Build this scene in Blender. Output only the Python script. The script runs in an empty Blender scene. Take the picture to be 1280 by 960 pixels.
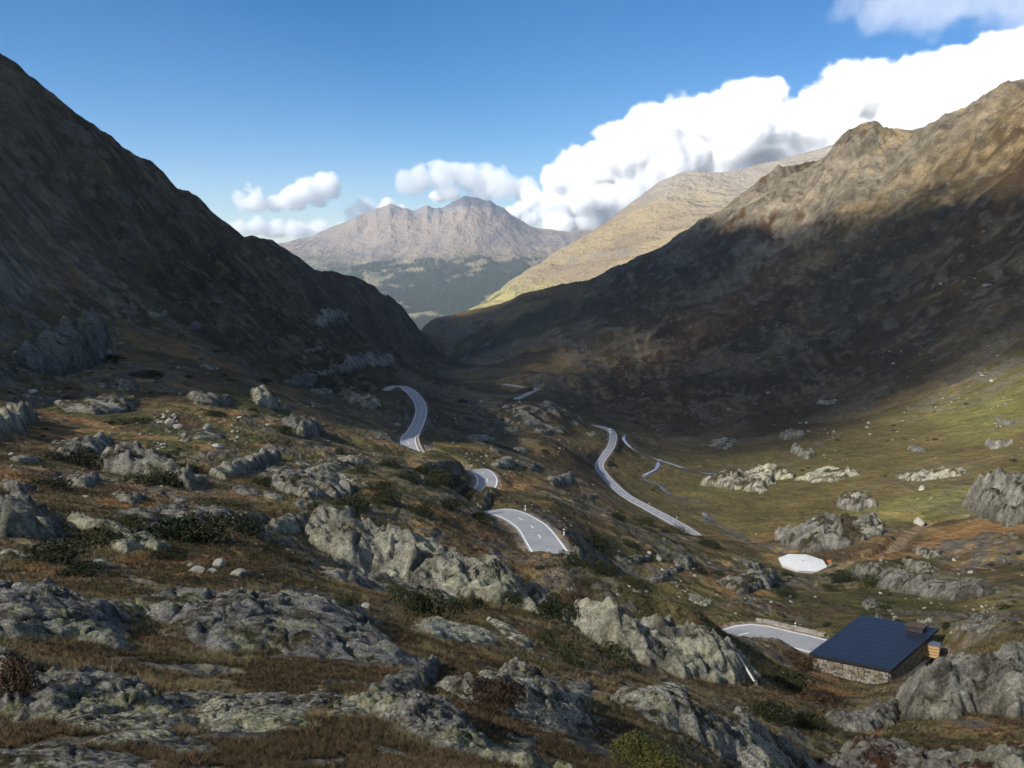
import bpy, bmesh, math, random
import numpy as np
from mathutils import Vector, Matrix, Euler

random.seed(7)
RNG = np.random.default_rng(11)
scene = bpy.context.scene
COL = scene.collection

# ------------------------------------------------------------------ camera
FPX, PITCH = 1024.0, math.radians(10.0)          # focal length in pixels of a 1280 px wide frame, pitch down
cam_data = bpy.data.cameras.new('camera')
cam_data.sensor_width = 36.0
cam_data.lens = 36.0 * FPX / 1280.0
cam_data.clip_start = 0.1
cam_data.clip_end = 60000.0
cam = bpy.data.objects.new('camera', cam_data)
cam.location = (0, 0, 0)
cam.rotation_euler = (math.radians(90) - PITCH, 0, 0)
COL.objects.link(cam)
scene.camera = cam

# ------------------------------------------------------------------ sky, sun, exposure
SUN_EL, SUN_AZ = math.radians(37), math.radians(-122)     # azimuth from +Y (view direction) towards +X
SUN_DIR = Vector((math.sin(SUN_AZ) * math.cos(SUN_EL), math.cos(SUN_AZ) * math.cos(SUN_EL), math.sin(SUN_EL)))
world = bpy.data.worlds.new('World')
scene.world = world
world.use_nodes = True
wn = world.node_tree
wn.nodes.clear()
sky = wn.nodes.new('ShaderNodeTexSky')
sky.sky_type = 'NISHITA'
sky.sun_disc = False
sky.sun_elevation = SUN_EL
sky.sun_rotation = SUN_AZ
sky.altitude = 2400
sky.air_density = 1.0
sky.dust_density = 0.1
sky.ozone_density = 4.0
bg = wn.nodes.new('ShaderNodeBackground')
bg.inputs['Strength'].default_value = 0.057
wo = wn.nodes.new('ShaderNodeOutputWorld')
hs = wn.nodes.new('ShaderNodeHueSaturation')      # the phone's richer blue
hs.inputs['Saturation'].default_value = 1.30
wn.links.new(sky.outputs[0], hs.inputs['Color'])
wn.links.new(hs.outputs[0], bg.inputs[0])
wn.links.new(bg.outputs[0], wo.inputs[0])
sun_data = bpy.data.lights.new('sun', 'SUN')
sun_data.energy = 4.2
sun_data.angle = math.radians(0.53)
sun_data.color = (1.0, 0.94, 0.86)
sun = bpy.data.objects.new('sun', sun_data)
sun.rotation_euler = SUN_DIR.to_track_quat('Z', 'Y').to_euler()
sun.location = SUN_DIR * 200
COL.objects.link(sun)
scene.view_settings.view_transform = 'Standard'
scene.view_settings.look = 'None'
scene.view_settings.gamma = 1
scene.view_settings.use_curve_mapping = False
scene.view_settings.exposure = 1.25
cy = scene.cycles
cy.use_denoising = True
cy.max_bounces = 16
cy.diffuse_bounces = 3
cy.glossy_bounces = 2
cy.volume_bounces = 14
cy.transparent_max_bounces = 24
cy.use_adaptive_sampling = True
cy.adaptive_threshold = 0.02

# ------------------------------------------------------------------ small maths
def pix_ray(u, v):
    x, y = (u - 640.0) / FPX, (480.0 - v) / FPX
    c, s = math.cos(PITCH), math.sin(PITCH)
    return x, c + s * y, -s + c * y

def pix_polar(u, v):
    x, y, z = pix_ray(u, v)
    h = math.hypot(x, y)
    return math.atan2(x, y), z / h

def pt(u, v, r):
    """world point seen at photograph position (u, v), r metres away along the ground"""
    a, t = pix_polar(u, v)
    return Vector((math.sin(a) * r, math.cos(a) * r, t * r))

def sstep(a, b, x):
    t = np.clip((x - a) / (b - a), 0, 1)
    return t * t * (3 - 2 * t)

def _hash(ix, iy, seed):
    h = (ix.astype(np.int64) * 374761393 + iy.astype(np.int64) * 668265263 + seed * 974634777) & 0xFFFFFFFF
    h = ((h ^ (h >> 13)) * 1274126177) & 0xFFFFFFFF
    return (h ^ (h >> 16)) & 0xFFFFFFFF

def gnoise(x, y, seed=0):
    x0, y0 = np.floor(x), np.floor(y)
    fx, fy = x - x0, y - y0
    ux = fx * fx * fx * (fx * (fx * 6 - 15) + 10)
    uy = fy * fy * fy * (fy * (fy * 6 - 15) + 10)
    def g(dx, dy):
        a = _hash(x0 + dx, y0 + dy, seed) * (2 * math.pi / 4294967296.0)
        return np.cos(a) * (fx - dx) + np.sin(a) * (fy - dy)
    a = g(0, 0); b = g(1, 0); c = g(0, 1); d = g(1, 1)
    return 1.5 * ((a + ux * (b - a)) * (1 - uy) + (c + ux * (d - c)) * uy)

def fbm(x, y, lam, octs=4, seed=0, gain=0.5):
    o, a, n = 0.0, 1.0, 0.0
    for k in range(octs):
        o = o + a * gnoise(x / lam, y / lam, seed + k * 17)
        n += a; a *= gain; lam *= 0.5
    return o / n * 1.4

def voronoi(x, y, lam, seed=0, jit=0.9):
    """F1, F2 (in cells), and the id hash of the nearest cell with its feature point"""
    x, y = x / lam, y / lam
    x0, y0 = np.floor(x), np.floor(y)
    f1 = np.full(x.shape, 9.0); f2 = np.full(x.shape, 9.0)
    idh = np.zeros(x.shape, np.int64); px = np.zeros_like(x); py = np.zeros_like(x)
    for dx in (-1, 0, 1):
        for dy in (-1, 0, 1):
            h = _hash(x0 + dx, y0 + dy, seed)
            qx = x0 + dx + 0.5 + jit * ((h & 0xFFFF) / 65535.0 - 0.5)
            qy = y0 + dy + 0.5 + jit * (((h >> 16) & 0xFFFF) / 65535.0 - 0.5)
            d = np.hypot(x - qx, y - qy)
            m = d < f1
            f2 = np.where(m, f1, np.minimum(f2, d))
            f1 = np.where(m, d, f1)
            idh = np.where(m, h, idh); px = np.where(m, qx, px); py = np.where(m, qy, py)
    return f1, f2, idh, (x - px) * lam, (y - py) * lam

def blocky(x, y, lam, seed, tilt=0.5, step=0.35):
    """faceted rock relief: every cell its own tilted plane and height, in metres"""
    wx = x + fbm(x, y, lam * 1.1, 2, seed + 5) * lam * 0.35
    wy = y + fbm(x, y, lam * 1.1, 2, seed + 9) * lam * 0.35
    f1, f2, h, dx, dy = voronoi(wx, wy, lam, seed)
    a = ((h & 255) / 255.0 - 0.5) * 2 * tilt
    b = (((h >> 8) & 255) / 255.0 - 0.5) * 2 * tilt
    c = (((h >> 16) & 255) / 255.0 - 0.5) * 2 * step * lam
    crack = 1 - sstep(0.0, 0.13, f2 - f1)
    return a * dx + b * dy + c, crack

class TPS:
    def __init__(self, pts, ka=2.6, smooth=1e-4):
        """pts: (azimuth, range, tan(elevation))"""
        p = np.array(pts, float)
        self.k = ka
        self.c = np.stack([p[:, 0] * ka, np.log(p[:, 1])], 1)
        n = len(p)
        d = np.hypot(self.c[:, None, 0] - self.c[None, :, 0], self.c[:, None, 1] - self.c[None, :, 1])
        K = self._f(d) + np.eye(n) * smooth
        P = np.concatenate([np.ones((n, 1)), self.c], 1)
        A = np.zeros((n + 3, n + 3))
        A[:n, :n] = K; A[:n, n:] = P; A[n:, :n] = P.T
        self.w = np.linalg.solve(A, np.concatenate([p[:, 2], np.zeros(3)]))
    @staticmethod
    def _f(d):
        d = np.maximum(d, 1e-9)
        return d * d * np.log(d)
    def __call__(self, az, r):
        a = np.asarray(az, float).ravel() * self.k
        b = np.log(np.asarray(r, float).ravel())
        out = np.empty_like(a)
        n = len(self.c)
        for s in range(0, len(a), 20000):
            aa, bb = a[s:s + 20000], b[s:s + 20000]
            d2 = (aa[:, None] - self.c[None, :, 0]) ** 2 + (bb[:, None] - self.c[None, :, 1]) ** 2 + 1e-18
            out[s:s + 20000] = (0.5 * d2 * np.log(d2)) @ self.w[:n] + self.w[n] + self.w[n + 1] * aa + self.w[n + 2] * bb
        return out.reshape(np.shape(az))

# ------------------------------------------------------------------ linking helpers
def tag(o, label=None, cat=None, group=None, kind=None):
    for k, v in (('label', label), ('category', cat), ('group', group), ('kind', kind)):
        if v: o[k] = v
    return o

def link(name, me, mat=None, parent=None):
    o = bpy.data.objects.new(name, me)
    COL.objects.link(o)
    if mat is not None and me is not None and not me.materials:
        me.materials.append(mat)
    if parent: o.parent = parent
    return o

def empty(name, loc, rz=0.0):
    o = bpy.data.objects.new(name, None)
    o.empty_display_size = 0.3
    o.location = loc
    o.rotation_euler = (0, 0, rz)
    COL.objects.link(o)
    return o

def grid_mesh(name, co, nr, nc, keep=None, color=None, attrs=None, smooth=True, compact=True):
    """co: (nr*nc,3). quads between neighbours; keep: bool per quad"""
    idx = np.arange(nr * nc).reshape(nr, nc)
    q = np.stack([idx[:-1, :-1], idx[:-1, 1:], idx[1:, 1:], idx[1:, :-1]], -1).reshape(-1, 4)
    if keep is not None:
        q = q[keep.ravel()]
    if compact:
        used, inv = np.unique(q, return_inverse=True)
        q = inv.reshape(-1, 4)
        co = co[used]
    else:
        used = slice(None)
    me = bpy.data.meshes.new(name)
    me.vertices.add(len(co))
    me.vertices.foreach_set('co', co.astype(np.float32).ravel())
    n = len(q)
    me.loops.add(n * 4)
    me.loops.foreach_set('vertex_index', q.astype(np.int32).ravel())
    me.polygons.add(n)
    me.polygons.foreach_set('loop_start', np.arange(0, n * 4, 4, dtype=np.int32))
    me.polygons.foreach_set('loop_total', np.full(n, 4, np.int32))
    me.update(calc_edges=True)
    me.polygons.foreach_set('use_smooth', np.full(n, smooth))
    if color is not None:
        a = me.color_attributes.new('Col', 'FLOAT_COLOR', 'POINT')
        c = np.concatenate([color[used], np.ones((len(co), 1))], 1).astype(np.float32)
        a.data.foreach_set('color', c.ravel())
    for k, v in (attrs or {}).items():
        a = me.attributes.new(k, 'FLOAT', 'POINT')
        a.data.foreach_set('value', v[used].astype(np.float32).ravel())
    me.validate()
    return me

def raw_mesh(name, V, faces_tri=None, faces=None, smooth=False):
    me = bpy.data.meshes.new(name)
    if faces_tri is not None:
        V = np.asarray(V, np.float32); T = np.asarray(faces_tri, np.int32)
        me.vertices.add(len(V)); me.vertices.foreach_set('co', V.ravel())
        me.loops.add(T.size); me.loops.foreach_set('vertex_index', T.ravel())
        me.polygons.add(len(T))
        me.polygons.foreach_set('loop_start', np.arange(0, T.size, 3, dtype=np.int32))
        me.polygons.foreach_set('loop_total', np.full(len(T), 3, np.int32))
        me.update(calc_edges=True)
        me.polygons.foreach_set('use_smooth', np.full(len(T), smooth))
    else:
        me.from_pydata([tuple(v) for v in V], [], faces)
        me.update()
    return me

def box_mesh(name, sx, sy, sz, bevel=0.0, origin='base'):
    bm = bmesh.new()
    bmesh.ops.create_cube(bm, size=1.0)
    bmesh.ops.scale(bm, vec=(sx, sy, sz), verts=bm.verts)
    if origin == 'base':
        bmesh.ops.translate(bm, vec=(0, 0, sz / 2), verts=bm.verts)
    if bevel:
        bmesh.ops.bevel(bm, geom=list(bm.edges), offset=bevel, segments=1, affect='EDGES')
    me = bpy.data.meshes.new(name)
    bm.to_mesh(me); bm.free()
    return me

# ------------------------------------------------------------------ materials
def new_mat(name):
    m = bpy.data.materials.new(name)
    m.use_nodes = True
    nt = m.node_tree
    b = nt.nodes['Principled BSDF']
    return m, nt, b

def N(nt, t, **kw):
    n = nt.nodes.new(t)
    for k, v in kw.items():
        if k in ('op',): n.operation = v
        elif hasattr(n, k) and k not in n.inputs: setattr(n, k, v)
        else: n.inputs[k].default_value = v
    return n

def noise_node(nt, scale, detail=6, rough=0.6, vec=None, dims='3D'):
    n = nt.nodes.new('ShaderNodeTexNoise')
    n.noise_dimensions = dims
    n.inputs['Scale'].default_value = scale
    n.inputs['Detail'].default_value = detail
    n.inputs['Roughness'].default_value = rough
    if vec is not None: nt.links.new(vec, n.inputs['Vector'])
    return n

def ramp(nt, fac, stops, interp='LINEAR'):
    r = nt.nodes.new('ShaderNodeValToRGB')
    r.color_ramp.interpolation = interp
    el = r.color_ramp.elements
    while len(el) < len(stops): el.new(0.5)
    for e, (p, c) in zip(el, stops):
        e.position = p
        e.color = (c, c, c, 1) if isinstance(c, (int, float)) else (*c, 1)
    nt.links.new(fac, r.inputs['Fac'])
    return r.outputs['Color']

def mix(nt, fac, a, b, mode='MIX'):
    m = nt.nodes.new('ShaderNodeMix')
    m.data_type = 'RGBA'; m.blend_type = mode
    for s, x in ((m.inputs['Factor'], fac), (m.inputs['A'], a), (m.inputs['B'], b)):
        if isinstance(x, (int, float)): s.default_value = x
        elif isinstance(x, tuple): s.default_value = (*x, 1)
        else: nt.links.new(x, s)
    return m.outputs['Result']

def objcoord(nt):
    return nt.nodes.new('ShaderNodeTexCoord').outputs['Object']

def simple_mat(name, color, rough=0.8, metal=0.0, var=0.15, scale=3.0, bump=0.0, spec=0.3):
    m, nt, b = new_mat(name)
    oc = objcoord(nt)
    n = noise_node(nt, scale, 6, 0.6, oc)
    c = mix(nt, 1.0, tuple(color), ramp(nt, n.outputs['Fac'], [(0.25, 1 - var), (0.75, 1 + var)]), 'MULTIPLY')
    nt.links.new(c, b.inputs['Base Color'])
    b.inputs['Roughness'].default_value = rough
    b.inputs['Metallic'].default_value = metal
    b.inputs['Specular IOR Level'].default_value = spec
    if bump:
        bp = nt.nodes.new('ShaderNodeBump')
        bp.inputs['Strength'].default_value = bump
        bp.inputs['Distance'].default_value = 0.05
        nt.links.new(n.outputs['Fac'], bp.inputs['Height'])
        nt.links.new(bp.outputs[0], b.inputs['Normal'])
    return m

def terrain_mat(name, scales, bumpd, flank=False):
    """colour attribute times grain at several real sizes; relief at the same sizes"""
    m, nt, b = new_mat(name)
    oc = objcoord(nt)
    mp = nt.nodes.new('ShaderNodeMapping'); mp.inputs['Scale'].default_value = (1, .6, 1); nt.links.new(oc, mp.inputs[0]); oc = mp.outputs[0]
    at = nt.nodes.new('ShaderNodeVertexColor'); at.layer_name = 'Col'
    col = at.outputs['Color']
    h = None
    for s, amp in scales:
        n = noise_node(nt, s, 5, 0.65, oc)
        col = mix(nt, 1.0, col, ramp(nt, n.outputs['Fac'], [(0.28, 1 - amp), (0.72, 1 + amp)]), 'MULTIPLY')
        mm = N(nt, 'ShaderNodeMath', op='MULTIPLY'); mm.inputs[1].default_value = 1.0 / s
        nt.links.new(n.outputs['Fac'], mm.inputs[0])
        if h is None: h = mm.outputs[0]
        else:
            ad = N(nt, 'ShaderNodeMath', op='ADD')
            nt.links.new(h, ad.inputs[0]); nt.links.new(mm.outputs[0], ad.inputs[1]); h = ad.outputs[0]
    if flank:
        fa = nt.nodes.new('ShaderNodeAttribute'); fa.attribute_name = 'flank'
        ml = nt.nodes.new('ShaderNodeMapping'); ml.inputs['Scale'].default_value = (1, .75, 1); nt.links.new(oc, ml.inputs[0]); o2 = ml.outputs[0]
        def part(node, lo, hi, amt, c, base):
            m = N(nt, 'ShaderNodeMapRange'); m.inputs['From Min'].default_value = lo; m.inputs['From Max'].default_value = hi
            nt.links.new(node.outputs['Fac'], m.inputs['Value'])
            k = N(nt, 'ShaderNodeMath', op='MULTIPLY'); nt.links.new(m.outputs[0], k.inputs[0]); nt.links.new(fa.outputs['Fac'], k.inputs[1])
            k2 = N(nt, 'ShaderNodeMath', op='MULTIPLY'); nt.links.new(k.outputs[0], k2.inputs[0]); k2.inputs[1].default_value = amt
            return mix(nt, k2.outputs[0], base, c), m.outputs[0]
        n1 = noise_node(nt, .022, 10, .68, o2); n2 = noise_node(nt, .055, 10, .66, o2); n3 = noise_node(nt, .03, 9, .7, o2); n3.inputs['Distortion'].default_value = .6
        col, _ = part(n3, .50, .60, .55, (.066, .050, .023), col)          # straw between the crags
        col, _ = part(n1, .56, .50, .0, (.02, .018, .01), col)
        col, a1 = part(n2, .555, .60, .75, (.128, .110, .078), col)        # broken rock and scree
        col, _ = part(n1, .44, .38, .70, (.018, .016, .009), col)          # heath and dark ledges
        q1 = N(nt, 'ShaderNodeMath', op='MULTIPLY'); nt.links.new(a1, q1.inputs[0]); nt.links.new(fa.outputs['Fac'], q1.inputs[1])
        m2 = N(nt, 'ShaderNodeMath', op='MULTIPLY_ADD'); nt.links.new(q1.outputs[0], m2.inputs[0]); m2.inputs[1].default_value = 5.0; nt.links.new(h, m2.inputs[2]); h = m2.outputs[0]
    bp = nt.nodes.new('ShaderNodeBump')
    bp.inputs['Strength'].default_value = 0.8
    bp.inputs['Distance'].default_value = bumpd
    nt.links.new(h, bp.inputs['Height'])
    nt.links.new(bp.outputs[0], b.inputs['Normal'])
    nt.links.new(col, b.inputs['Base Color'])
    b.inputs['Roughness'].default_value = 0.95
    b.inputs['Specular IOR Level'].default_value = 0.1
    return m
# ================================================================== the near land: one height field round the viewer
NEAR = [  # (u, v, range) read off the photograph
 # bottom rows
 (0,960,8),(200,960,7.5),(400,960,7.5),(600,960,8.5),(700,960,10.5),(800,960,15),(900,960,27),(1000,960,42),(1150,960,48),(1280,960,50),
 (0,900,11),(200,900,11),(400,900,10.5),(550,905,12),(680,905,17),(800,905,26),(900,905,36),(1000,905,55),(1100,905,62),(1280,905,60),
 (0,850,14.5),(200,850,15.5),(400,850,16),(540,850,18),(680,850,31),(800,850,46),(880,868,52),(980,868,75),(1100,862,90),(1280,850,80),
 (0,790,20),(200,790,22.5),(400,790,25),(520,800,30),(640,800,41),(740,815,52),(850,858,58),(940,862,66),(1020,832,104),(1100,850,104),(1180,810,110),(1280,800,98),
 (0,740,29),(200,740,32),(400,745,37),(500,755,46),(600,765,54),(690,778,58),
 (0,700,40),(150,700,44),(300,700,47),(390,715,53),
 # behind and under the big outcrops
 (450,715,70),(550,728,72),(640,745,74),(700,770,74),(790,800,74),(860,815,76),(920,838,80),
 (480,650,92),(560,645,112),
 (0,650,58),(150,650,64),(300,650,70),(400,655,80),
 (0,610,76),(150,610,88),(300,610,98),(400,615,108),(500,615,122),(570,618,150),
 (0,565,105),(150,565,125),(300,565,142),(400,570,160),(470,572,190),(515,575,240),
 (0,520,145),(150,520,172),(300,520,198),(380,540,210),(430,550,235),
 (0,480,188),(150,480,222),(250,480,245),(310,482,258),
 (0,430,218),(150,430,285),(250,440,325),
 (340,470,400),(400,500,420),(450,520,440),
 (300,405,455),(400,440,540),(470,470,620),(430,480,510),
 (0,350,265),(150,350,365),(280,350,540),(360,380,660),(450,420,860),(520,450,1100),
 (0,250,325),(100,250,410),(200,270,530),(0,160,380),(80,180,450),
 # left crest
 (-250,-80,330),(-120,0,375),(0,82,425),(40,105,450),(75,130,478),(130,168,520),(180,202,570),(230,240,630),(268,268,690),(330,302,810),(365,318,900),(430,342,1090),(465,362,1240),(500,388,1450),(535,409,1850),
 # valley road B, hairpin and road A
 (450,500,430),(490,486,450),(512,487,440),(526,505,410),(524,525,370),(514,545,310),(590,585,235),(612,603,208),(600,613,177),(611,613,178),(606,634,166),(640,640,150),(680,665,128),(706,686,118),
 (500,558,252),(530,565,236),(560,571,222),(597,590,207),(607,605,193),(590,620,166),(628,656,134),(652,690,108),
 (718,704,99),(760,720,96),(800,736,93),(840,750,90),(870,762,90),(760,770,109),(830,806,112),
 (955,803,107),(1000,793,112),(1035,791,113),(940,790,124),(1000,792,126),(1060,790,128),
 # valley floor
 (545,440,1500),(545,470,1000),(600,465,1100),(560,485,800),(600,500,720),(640,488,900),(672,486,880),(650,498,800),
 (570,530,480),(600,530,500),(650,520,620),(700,515,720),(700,560,430),(620,565,300),(650,590,270),(680,580,380),
 (660,610,215),(700,625,205),(740,655,180),(790,690,172),(840,715,165),(880,745,150),(960,760,148),(1040,762,150),(760,640,260),(720,600,330),
 # valley road C
 (745,533,650),(765,540,610),(764,555,560),(750,580,500),(760,597,460),(785,620,400),(815,637,360),(846,656,325),(842,668,240),
 # stream and meadow
 (780,545,640),(800,568,570),(830,578,535),(890,592,500),(825,603,470),(885,648,350),(935,674,290),(860,620,420),
 (960,640,350),(980,615,400),(1050,598,420),(1120,620,350),(1003,706,230),(970,720,205),(1040,712,225),(1080,690,235),(1140,665,275),(1200,640,300),(1280,650,265),(1200,705,220),(1280,725,180),(1120,730,190),(1200,760,150),(1280,770,130),(1100,770,142),(1160,785,124),
 # right valley side
 (850,555,650),(950,555,620),(1050,555,560),(1150,555,500),(1280,545,440),(760,510,820),(850,510,850),(950,505,820),(1050,500,760),(1150,500,660),(1280,485,580),
 (680,465,1080),(750,450,1120),(850,440,1100),(950,430,1050),(1050,425,960),(1150,420,850),(1280,410,720),
 (620,435,1450),(700,405,1400),(800,385,1350),(900,370,1260),(1000,360,1180),(1100,350,1060),(1200,340,930),(1280,320,870),
 (700,372,1700),(800,342,1600),(900,315,1450),(1000,290,1390),(1100,270,1250),(1200,255,1110),(1280,245,1010),
 (900,285,1600),(1000,235,1540),(1100,200,1400),(1200,175,1270),(1280,160,1170),
 # right crest
 (560,406,2000),(600,393,1980),(650,376,1930),(700,355,1890),(760,335,1850),(800,320,1800),(850,298,1750),(900,270,1690),(940,240,1680),(985,206,1660),(1030,190,1620),(1060,166,1560),(1090,151,1530),(1120,160,1490),(1160,143,1440),(1200,128,1400),(1250,105,1320),(1280,100,1290),(1400,60,1180),
]
HIDDEN = []
for (u, v, r) in [p for p in NEAR if p in [(0,82,425),(130,168,520),(268,268,690),(365,318,900),(465,362,1240),(535,409,1850),(-250,-80,330)]]:
    HIDDEN += [(u, v + 60, r * 1.22), (u, v + 200, r * 1.7)]
for (u, v, r) in [(560,406,2000),(650,376,1930),(760,335,1850),(850,298,1750),(940,240,1680),(1030,190,1620),(1160,143,1440),(1280,100,1290),(1400,60,1180)]:
    HIDDEN += [(u, v + 55, r * 1.15), (u, v + 150, r * 1.4)]
near_pts = [(*pix_polar(u, v)[:1], r, pix_polar(u, v)[1]) for (u, v, r) in NEAR + HIDDEN]
for az in np.radians([-48, -30, -10, 10, 30, 48]):
    for r, t in ((0.6, -2.6), (1.2, -1.4), (2.2, -0.90), (4.2, -0.76)):
        near_pts.append((az, r, t))
for azd, prof in ((-55, ((8, -.62), (30, -.36), (100, -.12), (200, .10), (350, .40), (800, .2), (1500, .05), (3000, -.1))),
                  (-95, ((1, -1.7), (8, -.45), (30, -.2), (100, .05), (300, .2), (600, .3), (1500, .1), (3000, -.1))),
                  (52, ((8, -.75), (30, -.68), (100, -.55), (300, -.32), (500, -.15), (1000, .2), (1600, .1), (3000, -.1))),
                  (95, ((1, -1.7), (8, -.6), (30, -.55), (100, -.45), (300, -.2), (600, .05), (1300, .2), (2000, .2), (3000, .0)))):
    for r, t in prof:
        near_pts.append((math.radians(azd), r, t))
NEAR_TPS = TPS(near_pts)

def spline(pts, n=12):
    """Catmull-Rom through 3-D points"""
    P = [np.array(p, float) for p in pts]
    P = [2 * P[0] - P[1]] + P + [2 * P[-1] - P[-2]]
    out = []
    for i in range(1, len(P) - 2):
        for k in range(n):
            t = k / n
            a, b, c, d = P[i - 1], P[i], P[i + 1], P[i + 2]
            out.append(0.5 * ((2 * b) + (-a + c) * t + (2 * a - 5 * b + 4 * c - d) * t * t + (-a + 3 * b - 3 * c + d) * t ** 3))
    out.append(P[-2])
    return np.array(out)

def resample(L, step):
    d = np.concatenate([[0], np.cumsum(np.linalg.norm(np.diff(L[:, :2], axis=0), axis=1))])
    s = np.linspace(0, d[-1], max(2, int(d[-1] / step) + 1))
    return np.stack([np.interp(s, d, L[:, k]) for k in range(3)], 1)

def smooth_z(L, k=9):
    z = np.pad(L[:, 2], k, mode='edge')
    w = np.hanning(2 * k + 1); w /= w.sum()
    L = L.copy(); L[:, 2] = np.convolve(z, w, mode='valid')
    return L

ROADS = {   # (centre line, width)
 'valley_road': ([(735,532,665),(750,533,645),(765,540,610),(765,555,560),(757,568,530),(749,582,498),(758,597,460),(780,618,405),(812,636,362),(840,651,330),(868,668,300)], 5.4),
 'pass_road': ([(436,499,418),(462,494,432),(482,489,446),(493,483,456),(507,485,448),(519,495,428),(526,508,405),(525,522,375),(518,538,330),(510,551,284),(524,576,266),(560,594,252),(592,586,234),(609,598,213),(600,618,203),(582,632,196),(572,642,184),(582,643,170),(606,638,159),(634,641,151),(662,656,136),(684,682,117),(715,712,111),(760,762,109),(830,800,112),(890,803,117),(940,793,124),(985,799,123),(1030,807,121)], 5.8),
 'distant_road': ([(630,480,930),(655,484,905),(672,487,880),(660,492,840),(645,499,790)], 6.0),
}
ROAD_LINES = {}
for k, (pl, w) in ROADS.items():
    L = spline([pt(*p) for p in pl], 10)
    ROAD_LINES[k] = (smooth_z(resample(L, 1.5), 8), w)
TRACK = smooth_z(resample(spline([pt(1030,716,222), pt(1060,708,232), pt(1095,700,238), pt(1115,690,246), pt(1125,678,262), pt(1140,664,280), pt(1165,658,292), pt(1200,662,290)], 8), 1.5), 6)
STREAMS = [spline([pt(*p) for p in pl], 8) for pl in (
 [(781,543,650),(780,550,630),(792,562,590),(815,572,552),(830,577,538),(855,585,520),(880,591,502),(896,593,498)],
 [(824,575,545),(820,586,520),(806,594,500),(808,601,480),(822,605,468),(832,614,446),(842,620,432),(862,622,424)],
 [(880,642,362),(888,652,345),(903,660,325),(920,668,305),(936,676,288)])]

def line_dist(x, y, L):
    """distance to a polyline in plan and its z at the nearest point; big where far away"""
    D = np.full(x.shape, 1e6); Z = np.zeros(x.shape)
    lo, hi = L[:, :2].min(0) - 40, L[:, :2].max(0) + 40
    m = (x > lo[0]) & (x < hi[0]) & (y > lo[1]) & (y < hi[1])
    if not m.any(): return D, Z
    xs, ys = x[m], y[m]
    d = np.full(xs.shape, 1e12); z = np.zeros(xs.shape)
    for i in range(len(L) - 1):
        a, b = L[i], L[i + 1]
        e = b[:2] - a[:2]
        t = np.clip(((xs - a[0]) * e[0] + (ys - a[1]) * e[1]) / max(e @ e, 1e-9), 0, 1)
        q = (xs - a[0] - t * e[0]) ** 2 + (ys - a[1] - t * e[1]) ** 2
        mm = q < d
        d = np.where(mm, q, d); z = np.where(mm, a[2] + t * (b[2] - a[2]), z)
    D[m] = np.sqrt(d); Z[m] = z
    return D, Z

HUT = pt(1092, 830, 116)
TANK = pt(1003, 706, 230)

def band_noise(x, y, r, lo, hi, amp, seed, ridged=0.0, aniso=None):
    """noise whose wavelengths stay between lo*r and hi*r: relief at every size that can be seen"""
    o = np.zeros_like(x)
    lam = 0.7; k = 0
    while lam < 700:
        w = sstep(lo * 0.6, lo * 1.4, lam / r) * (1 - sstep(hi * 0.6, hi * 1.4, lam / r))
        m = w > 0.001
        if m.any():
            n = gnoise(x[m] / lam + 3.1 * k, y[m] / lam - 1.7 * k, seed + k)
            if ridged: n = n * (1 - ridged) + ridged * (0.45 - np.abs(n) * 1.6)
            o[m] += w[m] * n * lam * amp
        lam *= 1.9; k += 1
    return o

def base_z(x, y):
    r = np.maximum(np.hypot(x, y), 0.55)
    return NEAR_TPS(np.arctan2(x, y), r) * r

def rockiness(x, y, r):
    """0..1 where bare rock breaks the turf, scale free"""
    az = np.arctan2(x, y)
    n = band_noise(x, y, r, 0.02, 0.25, 1.0, 77) / (0.10 * r)
    bias = np.zeros_like(x)
    bias += 0.08 * sstep(0.02, -0.25, az) * sstep(330, 600, r)             # dark crags of the left slope
    bias += 0.30 * sstep(math.radians(12), math.radians(22), az) * sstep(1050, 1450, r)
    bias += -0.8 * (1 - sstep(3, 6, r))
    bias -= 0.55 * sstep(260, 330, r) * (1 - sstep(520, 680, r)) * sstep(0.1, 0.2, az)   # meadow
    return sstep(0.05, 0.40, n + bias)

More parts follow.
